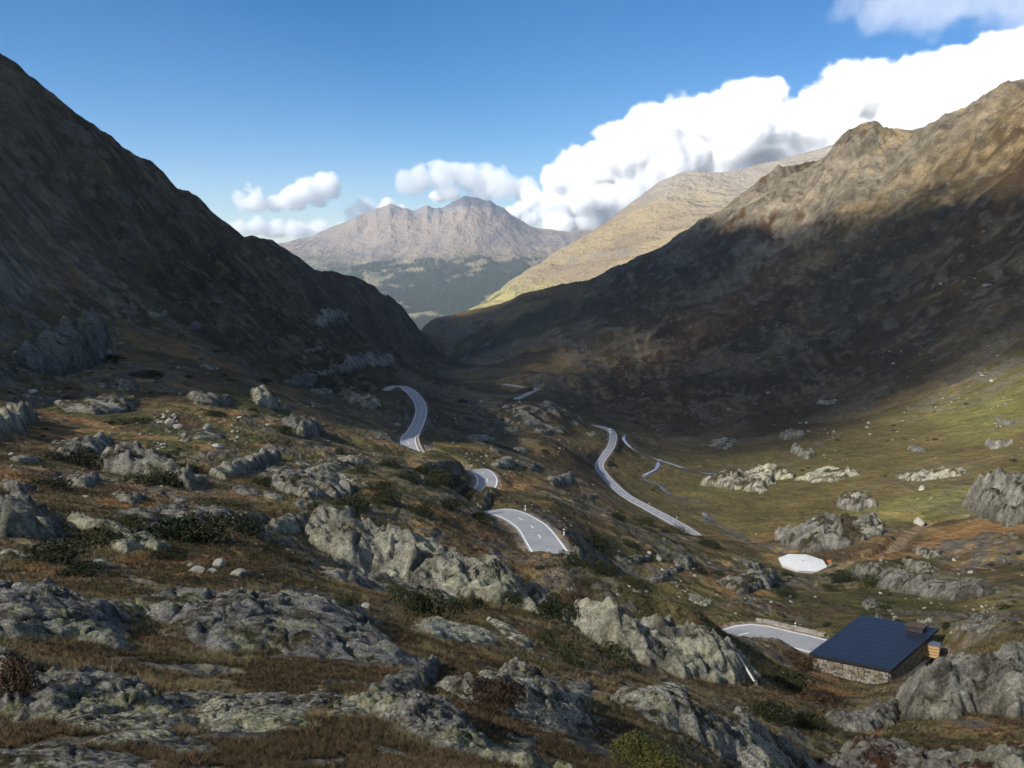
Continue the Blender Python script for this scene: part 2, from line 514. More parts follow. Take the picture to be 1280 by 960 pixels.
def near_height(x, y, want_masks=False):
    r = np.maximum(np.hypot(x, y), 0.55)
    z = base_z(x, y)
    rk = rockiness(x, y, r)
    soft = band_noise(x, y, r, 0.006, 0.16, 0.030, 5)
    crag = band_noise(x, y, r, 0.004, 0.12, 0.060, 31, ridged=0.8)
    calm = np.ones_like(x)
    az = np.arctan2(x, y)
    meadow = sstep(260, 330, r) * (1 - sstep(560, 700, r)) * sstep(0.08, 0.16, az)
    calm *= 1 - 0.75 * meadow
    calm *= sstep(1.0, 6.0, r)
    flank = sstep(260, 460, r) * np.clip(sstep(math.radians(-2), math.radians(-8), az) + sstep(700, 1000, r) * sstep(math.radians(-4), math.radians(4), az), 0, 1)
    crest = sstep(1150, 1450, r) * sstep(math.radians(10), math.radians(18), az)
    big = band_noise(x, y, r, 0.02, 0.30, 0.070, 61, ridged=0.85)
    dz = (soft + crag * (0.25 + 0.9 * rk + 0.75 * flank + 0.7 * crest) + big * (0.8 * flank * (1 - 0.85 * sstep(400, 500, r) * (az < -0.15)) + 0.3 * crest)) * calm
    dz += band_noise(x, y * .5, r, 0.0030, 0.020, 0.10, 81, ridged=0.9) * (0.65 * flank + 1.5 * crest)
    dh = np.hypot(x - HUT.x, y - HUT.y); dt = np.hypot(x - TANK.x, y - TANK.y)
    k = sstep(7.5, 16, dh); dz *= k
    z = z * k + (1 - k) * HUT.z
    k = sstep(7.0, 12, dt); dz *= k
    z = z * k + (1 - k) * TANK.z
    z = z + dz
    roadmask = np.zeros_like(x)
    for L, w in ROAD_LINES.values():
        d, rz = line_dist(x, y, L)
        k = 1 - sstep(w / 2 + 0.6, w / 2 + 4.5, d)
        z = z * (1 - k) + (rz - 0.12) * k
        roadmask = np.maximum(roadmask, 1 - sstep(w / 2 + 0.3, w / 2 + 1.8, d))
    d, rz = line_dist(x, y, TRACK)
    k = 1 - sstep(1.5, 4, d)
    z = z * (1 - k) + (rz - 0.05) * k
    track = 1 - sstep(1.2, 2.2, d + gnoise(x / 3, y / 3, 3) * 0.8)
    stream = np.zeros_like(x)
    for S in STREAMS:
        d, rz = line_dist(x, y, S)
        k = 1 - sstep(2.0, 9, d)
        z = z * (1 - k) + (rz - 0.35) * k
        stream = np.maximum(stream, 1 - sstep(2.5, 6, d))
    if want_masks:
        return z, rk, roadmask, track, stream, meadow
    return z

# ---- polar grid: fine inside the view, coarse outside
azs = np.concatenate([np.radians(np.linspace(-105, -37.5, 40)), np.arange(math.radians(-37), math.radians(37), 0.00185), np.radians(np.linspace(37.5, 105, 40))])
rs = np.concatenate([np.exp(np.arange(math.log(0.6), math.log(6.0), 0.06)), np.exp(np.arange(math.log(6.0), math.log(300), 0.0072)), np.exp(np.arange(math.log(300), math.log(2900), 0.0038))])
A, R = np.meshgrid(azs, rs)
X, Y = np.sin(A) * R, np.cos(A) * R
Z, RK, RDM, TRK, STM, MDW = near_height(X, Y, True)
NR, NC = A.shape
# slope and normal of the sheet, for colours
dZr = np.gradient(Z, axis=0) / np.gradient(R, axis=0)
dZa = np.gradient(Z, axis=1) / (np.gradient(A, axis=1) * R)
SLOPE = np.hypot(dZr, dZa)

def C(*c): return np.array(c, float)
def lerp(a, b, t): return a + (b - a) * np.asarray(t)[..., None]

def poly_sdf(x, y, P):
    """signed distance to a polygon in plan, positive inside"""
    d = np.full(x.shape, 1e12); inside = np.zeros(x.shape, bool)
    n = len(P)
    for i in range(n):
        a, b = P[i], P[(i + 1) % n]
        e = b - a
        t = np.clip(((x - a[0]) * e[0] + (y - a[1]) * e[1]) / max(e @ e, 1e-9), 0, 1)
        d = np.minimum(d, (x - a[0] - t * e[0]) ** 2 + (y - a[1] - t * e[1]) ** 2)
        c = ((a[1] > y) != (b[1] > y))
        xi = a[0] + (y - a[1]) / (e[1] if abs(e[1]) > 1e-9 else 1e-9) * e[0]
        inside ^= c & (x < xi)
    d = np.sqrt(d)
    return np.where(inside, d, -d)

FAN = np.array([[pt(*p).x, pt(*p).y] for p in ((420,428,1000),(455,440,980),(500,466,860),(560,486,800),(612,497,720),(600,503,690),(540,504,640),(512,494,600),(480,470,700))])
def near_colour():
    r = np.maximum(R, 0.55)
    n1 = band_noise(X, Y, r, 0.05, 0.5, 1.0, 201) / (0.2 * r)
    n2 = band_noise(X, Y, r, 0.015, 0.14, 1.0, 231) / (0.06 * r)
    n3 = band_noise(X, Y, r, 0.004, 0.03, 1.0, 261) / (0.014 * r)
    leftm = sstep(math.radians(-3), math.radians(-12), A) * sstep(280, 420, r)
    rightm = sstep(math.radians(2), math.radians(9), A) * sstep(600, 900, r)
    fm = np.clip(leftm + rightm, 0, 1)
    YA = Y * .42
    n2 = n2 + fm * (band_noise(X, YA, r, 0.010, 0.10, 1.0, 331) / (0.042 * r) - n2)
    n3 = n3 + fm * (band_noise(X, YA, r, 0.003, 0.022, 1.0, 361) / (0.010 * r) - n3)
    straw, olive = C(.125, .094, .046), C(.062, .056, .024)
    rust, heath = C(.135, .072, .031), C(.048, .034, .021)
    green = C(.095, .088, .028)
    c = lerp(np.broadcast_to(olive, X.shape + (3,)), straw, sstep(-0.25, 0.35, n1 * 0.6 + n2 * 0.7))
    c = lerp(c, rust, 0.65 * sstep(0.32, 0.70, n2 + 0.4 * n1 + 0.3 * n3) * (1 - sstep(250, 420, r)))
    c = lerp(c, heath, 0.8 * sstep(0.10, 0.45, -n2 + 0.4 * n1 + 0.3 * n3))
    moss = (1 - sstep(220, 300, r)) * sstep(0.15, 0.4, band_noise(X, Y, r, 0.02, 0.2, 1.0, 311) / (0.09 * r))
    c = lerp(c, C(.036, .040, .015), moss * .85)
    az = A
    # right side: grass with rust low, grey scree and sandy grass high
    right = sstep(math.radians(2), math.radians(9), az) * sstep(600, 900, r)
    c = lerp(c, C(.042, .035, .018), right * (1 - .6 * sstep(900, 1200, r) * 0) * 0.85)
    c = lerp(c, C(.075, .062, .034), right * .6 * sstep(-.1, .5, n2 + .5 * n1))
    c = lerp(c, C(.060, .034, .017), right * 0.6 * sstep(0.05, 0.4, -n1))
    high = right * sstep(1150, 1400, r) * sstep(math.radians(9), math.radians(15), az)
    c = lerp(c, C(.215, .172, .100), high * sstep(-0.45, 0.15, n1 + 0.5 * n2))
    c = lerp(c, C(.115, .108, .092), high * sstep(-0.05, 0.35, RK * .5 + n2 * .6 + .4 * n3))
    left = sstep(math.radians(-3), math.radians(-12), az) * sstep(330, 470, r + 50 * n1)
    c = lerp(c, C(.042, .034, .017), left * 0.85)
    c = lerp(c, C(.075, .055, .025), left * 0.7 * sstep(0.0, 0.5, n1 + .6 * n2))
    c = lerp(c, lerp(np.broadcast_to(C(.104, .104, .037), c.shape), C(.080, .070, .029), sstep(-0.3, 0.3, n1)), MDW * 0.85)
    # bare rock
    rockc = lerp(np.broadcast_to(C(.200, .188, .160), c.shape), C(.085, .080, .068), sstep(-0.35, 0.35, n3 + 0.5 * n2))
    rockc = lerp(rockc, C(.080, .069, .048) * (1 + 0.5 * n3[..., None]), left * 0.9)
    flk = np.clip(left + right, 0, 1)
    rockc = lerp(rockc, rockc * C(.95, .86, .68), flk * (1 - .5 * high))
    steep = sstep(0.85, 1.4, SLOPE + 0.3 * n3 - 0.55 * flk)
    rm = np.clip(RK * sstep(-0.15, 0.25, n3 + 0.4 * n2 + 0.10 - 0.18 * flk) + 0.7 * steep, 0, 1)
    rm *= 1 - MDW * 0.6
    c = lerp(c, rockc, rm)
    n4 = band_noise(X, YA, r, 0.0022, 0.010, 1.0, 291) / (0.005 * r)
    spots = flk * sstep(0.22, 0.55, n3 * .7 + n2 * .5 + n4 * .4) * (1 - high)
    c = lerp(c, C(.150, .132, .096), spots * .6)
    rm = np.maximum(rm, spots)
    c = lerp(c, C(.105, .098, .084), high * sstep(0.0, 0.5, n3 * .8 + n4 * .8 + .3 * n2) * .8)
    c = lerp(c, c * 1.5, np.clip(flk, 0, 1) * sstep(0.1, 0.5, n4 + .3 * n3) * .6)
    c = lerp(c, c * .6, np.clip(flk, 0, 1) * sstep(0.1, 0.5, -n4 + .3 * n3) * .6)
    # scree streaks running down the right flank
    sy = Y + 0.35 * X + 40 * n1
    fall = gnoise(sy / 75, X / 420, 91) + 0.6 * gnoise(sy / 26, X / 190, 92) + 0.35 * n2
    fan = poly_sdf(X, Y, FAN) if True else 0
    c = lerp(c, C(.105, .092, .068), sstep(-6, 14, fan + 10 * n3))
    scree = right * sstep(0.25, 0.75, fall) * sstep(850, 1150, r)
    c = lerp(c, C(.20, .18, .15), scree * 0.6)
    c = lerp(c, C(.15, .14, .125), np.clip(RDM * (0.6 + 0.4 * sstep(-.2, .3, n3)), 0, 1) * 0.8)
    c = lerp(c, C(.16, .125, .085), TRK * 0.8)
    c = lerp(c, C(.10, .095, .08), STM * 0.6 * sstep(-0.3, 0.3, n3))
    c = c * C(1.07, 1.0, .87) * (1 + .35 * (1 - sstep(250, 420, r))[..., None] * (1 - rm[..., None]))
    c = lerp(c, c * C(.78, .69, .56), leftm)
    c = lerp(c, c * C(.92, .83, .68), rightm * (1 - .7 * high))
    return np.clip(c, 0.004, 1), rm, np.clip(fm * (1 - .35 * high), 0, 1)
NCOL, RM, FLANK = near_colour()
co = np.stack([X, Y, Z], -1).reshape(-1, 3)
Zn = np.zeros_like(co)
tr = np.stack([np.sin(A), np.cos(A), dZr], -1)
ta = np.stack([np.cos(A), -np.sin(A), dZa], -1)
nrm = np.cross(ta, tr); nrm *= np.sign(nrm[..., 2:3]); nrm /= np.linalg.norm(nrm, axis=-1, keepdims=True)
M_LAND = terrain_mat('turf_and_rock', ((0.045, 0.25), (0.16, 0.28), (0.5, 0.28), (2.6, 0.30), (14.0, 0.22)), 0.35, True)
AC, RC = (A[:-1, :-1] + A[1:, 1:]) / 2, (R[:-1, :-1] + R[1:, 1:]) / 2
az_mid = math.radians(-5.2)
split_r = np.interp(np.degrees(AC), [-40, -32, -22, -14, -8, -5.2, 0, 6, 12, 20, 27, 32, 40], [150, 200, 270, 400, 560, 900, 950, 760, 780, 760, 640, 560, 520])
fore = RC < split_r
kl = (~fore) & (AC < az_mid)
kr = (~fore) & (AC >= az_mid)
for nm, keep in (('ground', fore), ('hillside', kl), ('mountain_slope', kr)):
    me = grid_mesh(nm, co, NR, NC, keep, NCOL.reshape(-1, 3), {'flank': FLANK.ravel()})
    o = link(nm, me, M_LAND)
    o['kind'] = 'structure'
    # shared normals so that the pieces meet without a crease
    idx = np.arange(NR * NC).reshape(NR, NC)
    q = np.stack([idx[:-1, :-1], idx[:-1, 1:], idx[1:, 1:], idx[1:, :-1]], -1).reshape(-1, 4)[keep.ravel()]
    me.normals_split_custom_set_from_vertices(nrm.reshape(-1, 3)[np.unique(q)].astype(np.float32))

# ================================================================== far mountains
def far_sheet(name, pts, az0, az1, r0, r1, daz, dlr, noise_amp, colour, seed, mat):
    t = TPS([(*pix_polar(u, v)[:1], r, pix_polar(u, v)[1]) for (u, v, r) in pts])
    a = np.arange(az0, az1, daz); rr = np.exp(np.arange(math.log(r0), math.log(r1), dlr))
    A_, R_ = np.meshgrid(a, rr)
    X_, Y_ = np.sin(A_) * R_, np.cos(A_) * R_
    Z_ = t(A_, R_) * R_
    Z_ = Z_ + noise_amp(X_, Y_, A_, R_)
    sl_r = np.gradient(Z_, axis=0) / np.gradient(R_, axis=0)
    sl_a = np.gradient(Z_, axis=1) / (np.gradient(A_, axis=1) * R_)
    c = colour(X_, Y_, Z_, A_, R_, np.hypot(sl_r, sl_a), sl_a)
    me = grid_mesh(name, np.stack([X_, Y_, Z_], -1).reshape(-1, 3), *A_.shape, None, c.reshape(-1, 3))
    o = link(name, me, mat)
    o['kind'] = 'structure'
    return t

FAR_PTS = [(100,322,11000),(250,312,10500),(330,306,10200),(360,303,10000),(400,291,10000),(430,280,9800),(455,268,9700),(472,264,9600),(490,260,9500),(505,263,9500),(525,263,9500),(535,259,9450),(548,261,9450),(560,256,9400),(570,251,9350),(580,249,9300),(592,252,9300),(610,255,9300),(628,262,9300),(645,276,9300),(665,288,9300),(720,290,9300),(800,285,9500),(900,280,9600),(1100,270,10000),(1300,270,10000),
 (400,310,8900),(450,300,8900),(500,290,8800),(560,280,8700),(620,285,8700),(700,306,8700),
 (380,330,8000),(450,325,8000),(520,315,8000),(600,310,8000),(680,318,8100),
 (440,350,7200),(500,348,7200),(560,342,7200),(620,340,7300),(700,345,7400),
 (480,370,6600),(520,374,6500),(560,374,6400),(600,370,6500),(545,394,5800),(520,392,5900),(600,392,5800),(680,400,5800),
 (300,410,6500),(100,420,7000),(900,400,6500),(1200,400,6500),(540,425,5000),(300,450,5000),(900,430,5000),(1300,430,5000),
 (300,340,12000),(500,330,12000),(580,330,12000),(800,330,12000),(1200,330,12500)]
FAR_PEAKS = [(580, 3, 14), (566, 2, 8), (596, 2, 10), (548, 3, 7), (534, 4, 9), (508, 4, 12), (488, 3, 12), (470, 2, 12), (612, 2, 10), (445, 3, 14)]
def far_noise(x, y, a, r):
    g = band_noise(x, y, r, 0.006, 0.05, 0.026, 401, ridged=0.7)
    wx = x + 120 * fbm(x, y, 900, 3, 441)
    gul = (0.5 - np.abs(gnoise(wx / 420, y / 2600, 451)) * 2) + 0.6 * (0.5 - np.abs(gnoise(wx / 170, y / 1300, 452)) * 2)
    z = g * (0.4 + 0.9 * sstep(7800, 9200, r)) + 20 * gul * sstep(6000, 7800, r)
    px = 640 + 1024 * np.tan(a) * 1.0
    for u, h, w in FAR_PEAKS:
        a0 = pix_polar(u, 260)[0]
        z = z + h * 9.1 * np.maximum(0, 1 - np.abs(a - a0) / (w / 1060.0) - np.abs(r - 9350) / 900)
    return z * sstep(5200, 7000, r)
def far_col(x, y, z, a, r, sl, sa):
    n1 = fbm(x, y, 900, 5, 411); n2 = fbm(x, y, 220, 4, 421)
    c = lerp(np.broadcast_to(C(.215, .168, .132), x.shape + (3,)), C(.155, .128, .116), sstep(-0.3, 0.4, n1))
    c = lerp(c, C(.25, .20, .13), 0.6 * sstep(0.1, 0.5, n2))
    c = lerp(c, C(.20, .185, .18), sstep(150, 420, z + 200 * n1) * 0.75)
    c = lerp(c, C(.16, .15, .15), sstep(0.8, 1.3, sl) * 0.7)
    c = lerp(c, C(.085, .085, .095), sstep(320, 390, z + 60 * n2) * sstep(math.radians(-6), math.radians(-5), a) * .9)  # dark summit rock; its shadowed blue-grey is put into the colour
    low = sstep(-60, -260, z + 130 * n1)
    c = lerp(c, C(.155, .140, .060), low * 0.6)
    forest = sstep(-100, -260, z + 150 * n1 + 110 * n2) * sstep(-0.25, 0.2, n2 * 0.6 + n1 * 0.5 + 0.16)
    c = lerp(c, C(.022, .036, .020), forest * 0.95)
    return np.clip(c, 0.004, 1)
M_FAR = terrain_mat('far_mountain_ground', ((0.004, 0.06), (0.02, 0.06)), .6)
FAR_TPS = far_sheet('mountain', FAR_PTS, math.radians(-24), math.radians(34), 4700, 12900, 0.0014, 0.0034, far_noise, far_col, 0, M_FAR)

RIDGE_PTS = [(430,470,4300),(500,432,4350),(545,411,4400),(580,390,4600),(620,362,4800),(660,336,5000),(700,311,5100),(740,289,5200),(790,252,5300),(830,224,5350),(850,216,5400),(880,213,5400),(900,214,5400),(940,207,5400),(985,198,5400),(1050,182,5400),(1200,150,5400),(1320,140,5400),
 (560,412,4150),(600,392,4250),(640,370,4400),(700,338,4500),(760,300,4600),(820,262,4700),(880,245,4750),(940,228,4800),
 (620,402,3850),(700,365,3950),(800,315,4000),(900,275,4100),(1000,245,4200),(1200,200,4300),
 (560,450,3600),(650,430,3300),(700,420,3100),(900,360,3100),(1100,330,3100),(1320,310,3100),(480,480,3600),(430,500,3600),
 (560,450,5200),(700,380,6100),(850,290,6300),(1000,270,6300),(1300,220,6300),(480,480,5000)]
def ridge_noise(x, y, a, r):
    wx = x + y * 0.5 + 60 * fbm(x, y, 500, 3, 541)
    gul = (0.5 - np.abs(gnoise(wx / 160, (y - x) / 1500, 551)) * 2)
    return (band_noise(x, y, r, 0.004, 0.05, 0.026, 501, ridged=0.6) + 16 * gul - 8) * sstep(2900, 3600, r)
def ridge_col(x, y, z, a, r, sl, sa):
    n1 = fbm(x, y, 500, 5, 511); n2 = fbm(x, y, 110, 4, 521)
    c = lerp(np.broadcast_to(C(.255, .200, .108), x.shape + (3,)), C(.200, .152, .095), sstep(-0.3, 0.4, n1))
    c = lerp(c, C(.27, .235, .085), sstep(-120, -330, z + 60 * n1) * 0.9)
    c = lerp(c, C(.26, .225, .18), sstep(90, 330, z + 90 * n1) * 0.8)
    c = lerp(c, C(.17, .155, .135), sstep(0.75, 1.1, sl + 0.4 * n2) * 0.7)
    bush = sstep(-230, -330, z + 40 * n1) * sstep(0.1, 0.35, n2)
    c = lerp(c, C(.05, .055, .025), bush * 0.85)
    return np.clip(c, 0.004, 1)
M_RIDGE = terrain_mat('far_ridge_ground', ((0.006, 0.08), (0.04, 0.12)), 0.8)
RIDGE_TPS = far_sheet('mountain_ridge', RIDGE_PTS, math.radians(-12), math.radians(33), 2950, 6400, 0.0016, 0.0036, ridge_noise, ridge_col, 0, M_RIDGE)

# the plain far below and beyond, out to the horizon
base = link('terrain', grid_mesh('terrain', np.array([(x, y, -1150.0) for y in (-2850, 12950) for x in (-9400, 11400)], float), 2, 2), simple_mat('far_lowland', (.07, .075, .045), 1.0, scale=0.002))
base['kind'] = 'structure'
# ================================================================== where a line of sight meets the land
TAN = Z / R
def hit(u, v, lift=0.0, rmin=4.0):
    """world point where the photograph's line of sight (u, v) first meets the land raised by lift metres"""
    a, t = pix_polar(u, v)
    j = np.interp(a, azs, np.arange(NC)); j0 = int(np.clip(round(j), 0, NC - 1))
    f = (Z[:, j0] + lift) / R[:, j0]
    s = rs > rmin
    k = np.argmax((f >= t) & s)
    if not ((f >= t) & s).any(): k = NR - 2
    if k > 0 and s[k - 1] and f[k] > f[k - 1]:
        w = np.clip((t - f[k - 1]) / (f[k] - f[k - 1]), 0, 1); r = rs[k - 1] + w * (rs[k] - rs[k - 1])
    else: r = rs[k]
    return Vector((math.sin(a) * r, math.cos(a) * r, t * r - lift))

def ground_z(x, y):
    """height of the built sheet (bilinear in the polar grid)"""
    x = np.asarray(x, float); y = np.asarray(y, float)
    a = np.interp(np.arctan2(x, y), azs, np.arange(NC)); b = np.interp(np.hypot(x, y), rs, np.arange(NR))
    i0 = np.clip(np.floor(b).astype(int), 0, NR - 2); j0 = np.clip(np.floor(a).astype(int), 0, NC - 2)
    fb, fa = b - i0, a - j0
    return (Z[i0, j0] * (1 - fb) * (1 - fa) + Z[i0 + 1, j0] * fb * (1 - fa) + Z[i0, j0 + 1] * (1 - fb) * fa + Z[i0 + 1, j0 + 1] * fb * fa)

# ------------------------------------------------------------------ rock material
def rock_mat(name, lich_scale, lichen, speck, grain, mot=1.0):
    m, nt, b = new_mat(name)
    oc = objcoord(nt)
    at = nt.nodes.new('ShaderNodeVertexColor'); at.layer_name = 'Col'
    bare = nt.nodes.new('ShaderNodeAttribute'); bare.attribute_name = 'bare'
    col = at.outputs['Color']
    n0 = noise_node(nt, lich_scale * 0.12, 6, 0.65, oc)
    col = mix(nt, 1.0, col, ramp(nt, n0.outputs['Fac'], [(0.30, 0.60), (0.70, 1.35)]), 'MULTIPLY')
    n1 = noise_node(nt, lich_scale * 0.55, 8, 0.75, oc)
    col = mix(nt, 1.0, col, ramp(nt, n1.outputs['Fac'], [(0.34, 1 - .70 * mot), (0.48, 1.0), (0.66, 1 + .65 * mot)]), 'MULTIPLY')
    def masked(fac, amt):
        x = N(nt, 'ShaderNodeMath', op='MULTIPLY'); nt.links.new(fac, x.inputs[0]); nt.links.new(bare.outputs['Fac'], x.inputs[1])
        y = N(nt, 'ShaderNodeMath', op='MULTIPLY'); nt.links.new(x.outputs[0], y.inputs[0]); y.inputs[1].default_value = amt
        return y.outputs[0]
    # yellow-green map lichen in clumps
    n2 = noise_node(nt, lich_scale * 0.9, 3, 0.6, oc)
    n3 = noise_node(nt, lich_scale * 0.10, 3, 0.5, oc)
    s = N(nt, 'ShaderNodeMath', op='ADD'); nt.links.new(n2.outputs['Fac'], s.inputs[0]); nt.links.new(n3.outputs['Fac'], s.inputs[1])
    col = mix(nt, masked(ramp(nt, s.outputs[0], [(1.06, 0.0), (1.13, 1.0)] if False else [(0.0, 0.0), (1.0, 0.0)]), 0.0), col, (.2, .2, .1)) if False else col
    sm = N(nt, 'ShaderNodeMapRange'); sm.inputs['From Min'].default_value = 1.06; sm.inputs['From Max'].default_value = 1.16
    nt.links.new(s.outputs[0], sm.inputs['Value'])
    col = mix(nt, masked(sm.outputs[0], lichen), col, (.30, .32, .13))
    # pale crustose specks
    v = nt.nodes.new('ShaderNodeTexVoronoi'); v.inputs['Scale'].default_value = lich_scale * 1.1
    nt.links.new(oc, v.inputs['Vector'])
    vm = N(nt, 'ShaderNodeMapRange'); vm.inputs['From Min'].default_value = 0.26; vm.inputs['From Max'].default_value = 0.16
    nt.links.new(v.outputs['Distance'], vm.inputs['Value'])
    n4 = noise_node(nt, lich_scale * 0.2, 4, 0.6, oc)
    pm = N(nt, 'ShaderNodeMath', op='MULTIPLY'); nt.links.new(vm.outputs[0], pm.inputs[0])
    nt.links.new(ramp(nt, n4.outputs['Fac'], [(0.48, 0.0), (0.58, 1.0)]), pm.inputs[1])
    col = mix(nt, masked(pm.outputs[0], speck), col, (.42, .42, .39))
    nt.links.new(col, b.inputs['Base Color'])
    g = noise_node(nt, grain, 8, 0.75, oc)
    bp = nt.nodes.new('ShaderNodeBump'); bp.inputs['Strength'].default_value = 0.9; bp.inputs['Distance'].default_value = 1.6 / grain
    nt.links.new(g.outputs['Fac'], bp.inputs['Height'])
    nt.links.new(bp.outputs[0], b.inputs['Normal'])
    f = noise_node(nt, lich_scale * 2.2, 4, .7, oc)
    col = mix(nt, 1.0, col, ramp(nt, f.outputs['Fac'], [(0.36, 1 - .45 * mot), (0.64, 1 + .4 * mot)]), 'MULTIPLY')
    nt.links.new(col, b.inputs['Base Color'])
    b.inputs['Roughness'].default_value = 0.9
    b.inputs['Specular IOR Level'].default_value = 0.2
    return m
M_ROCK_NEAR = rock_mat('lichened_gneiss', 7.0, 0.58, 0.9, 4.0)
M_ROCK_MID = rock_mat('pale_gneiss', 2.0, 0.28, 0.5, 1.2, .62)
M_ROCK_FAR = rock_mat('weathered_gneiss', 0.9, 0.25, 0.4, 0.6, .6)

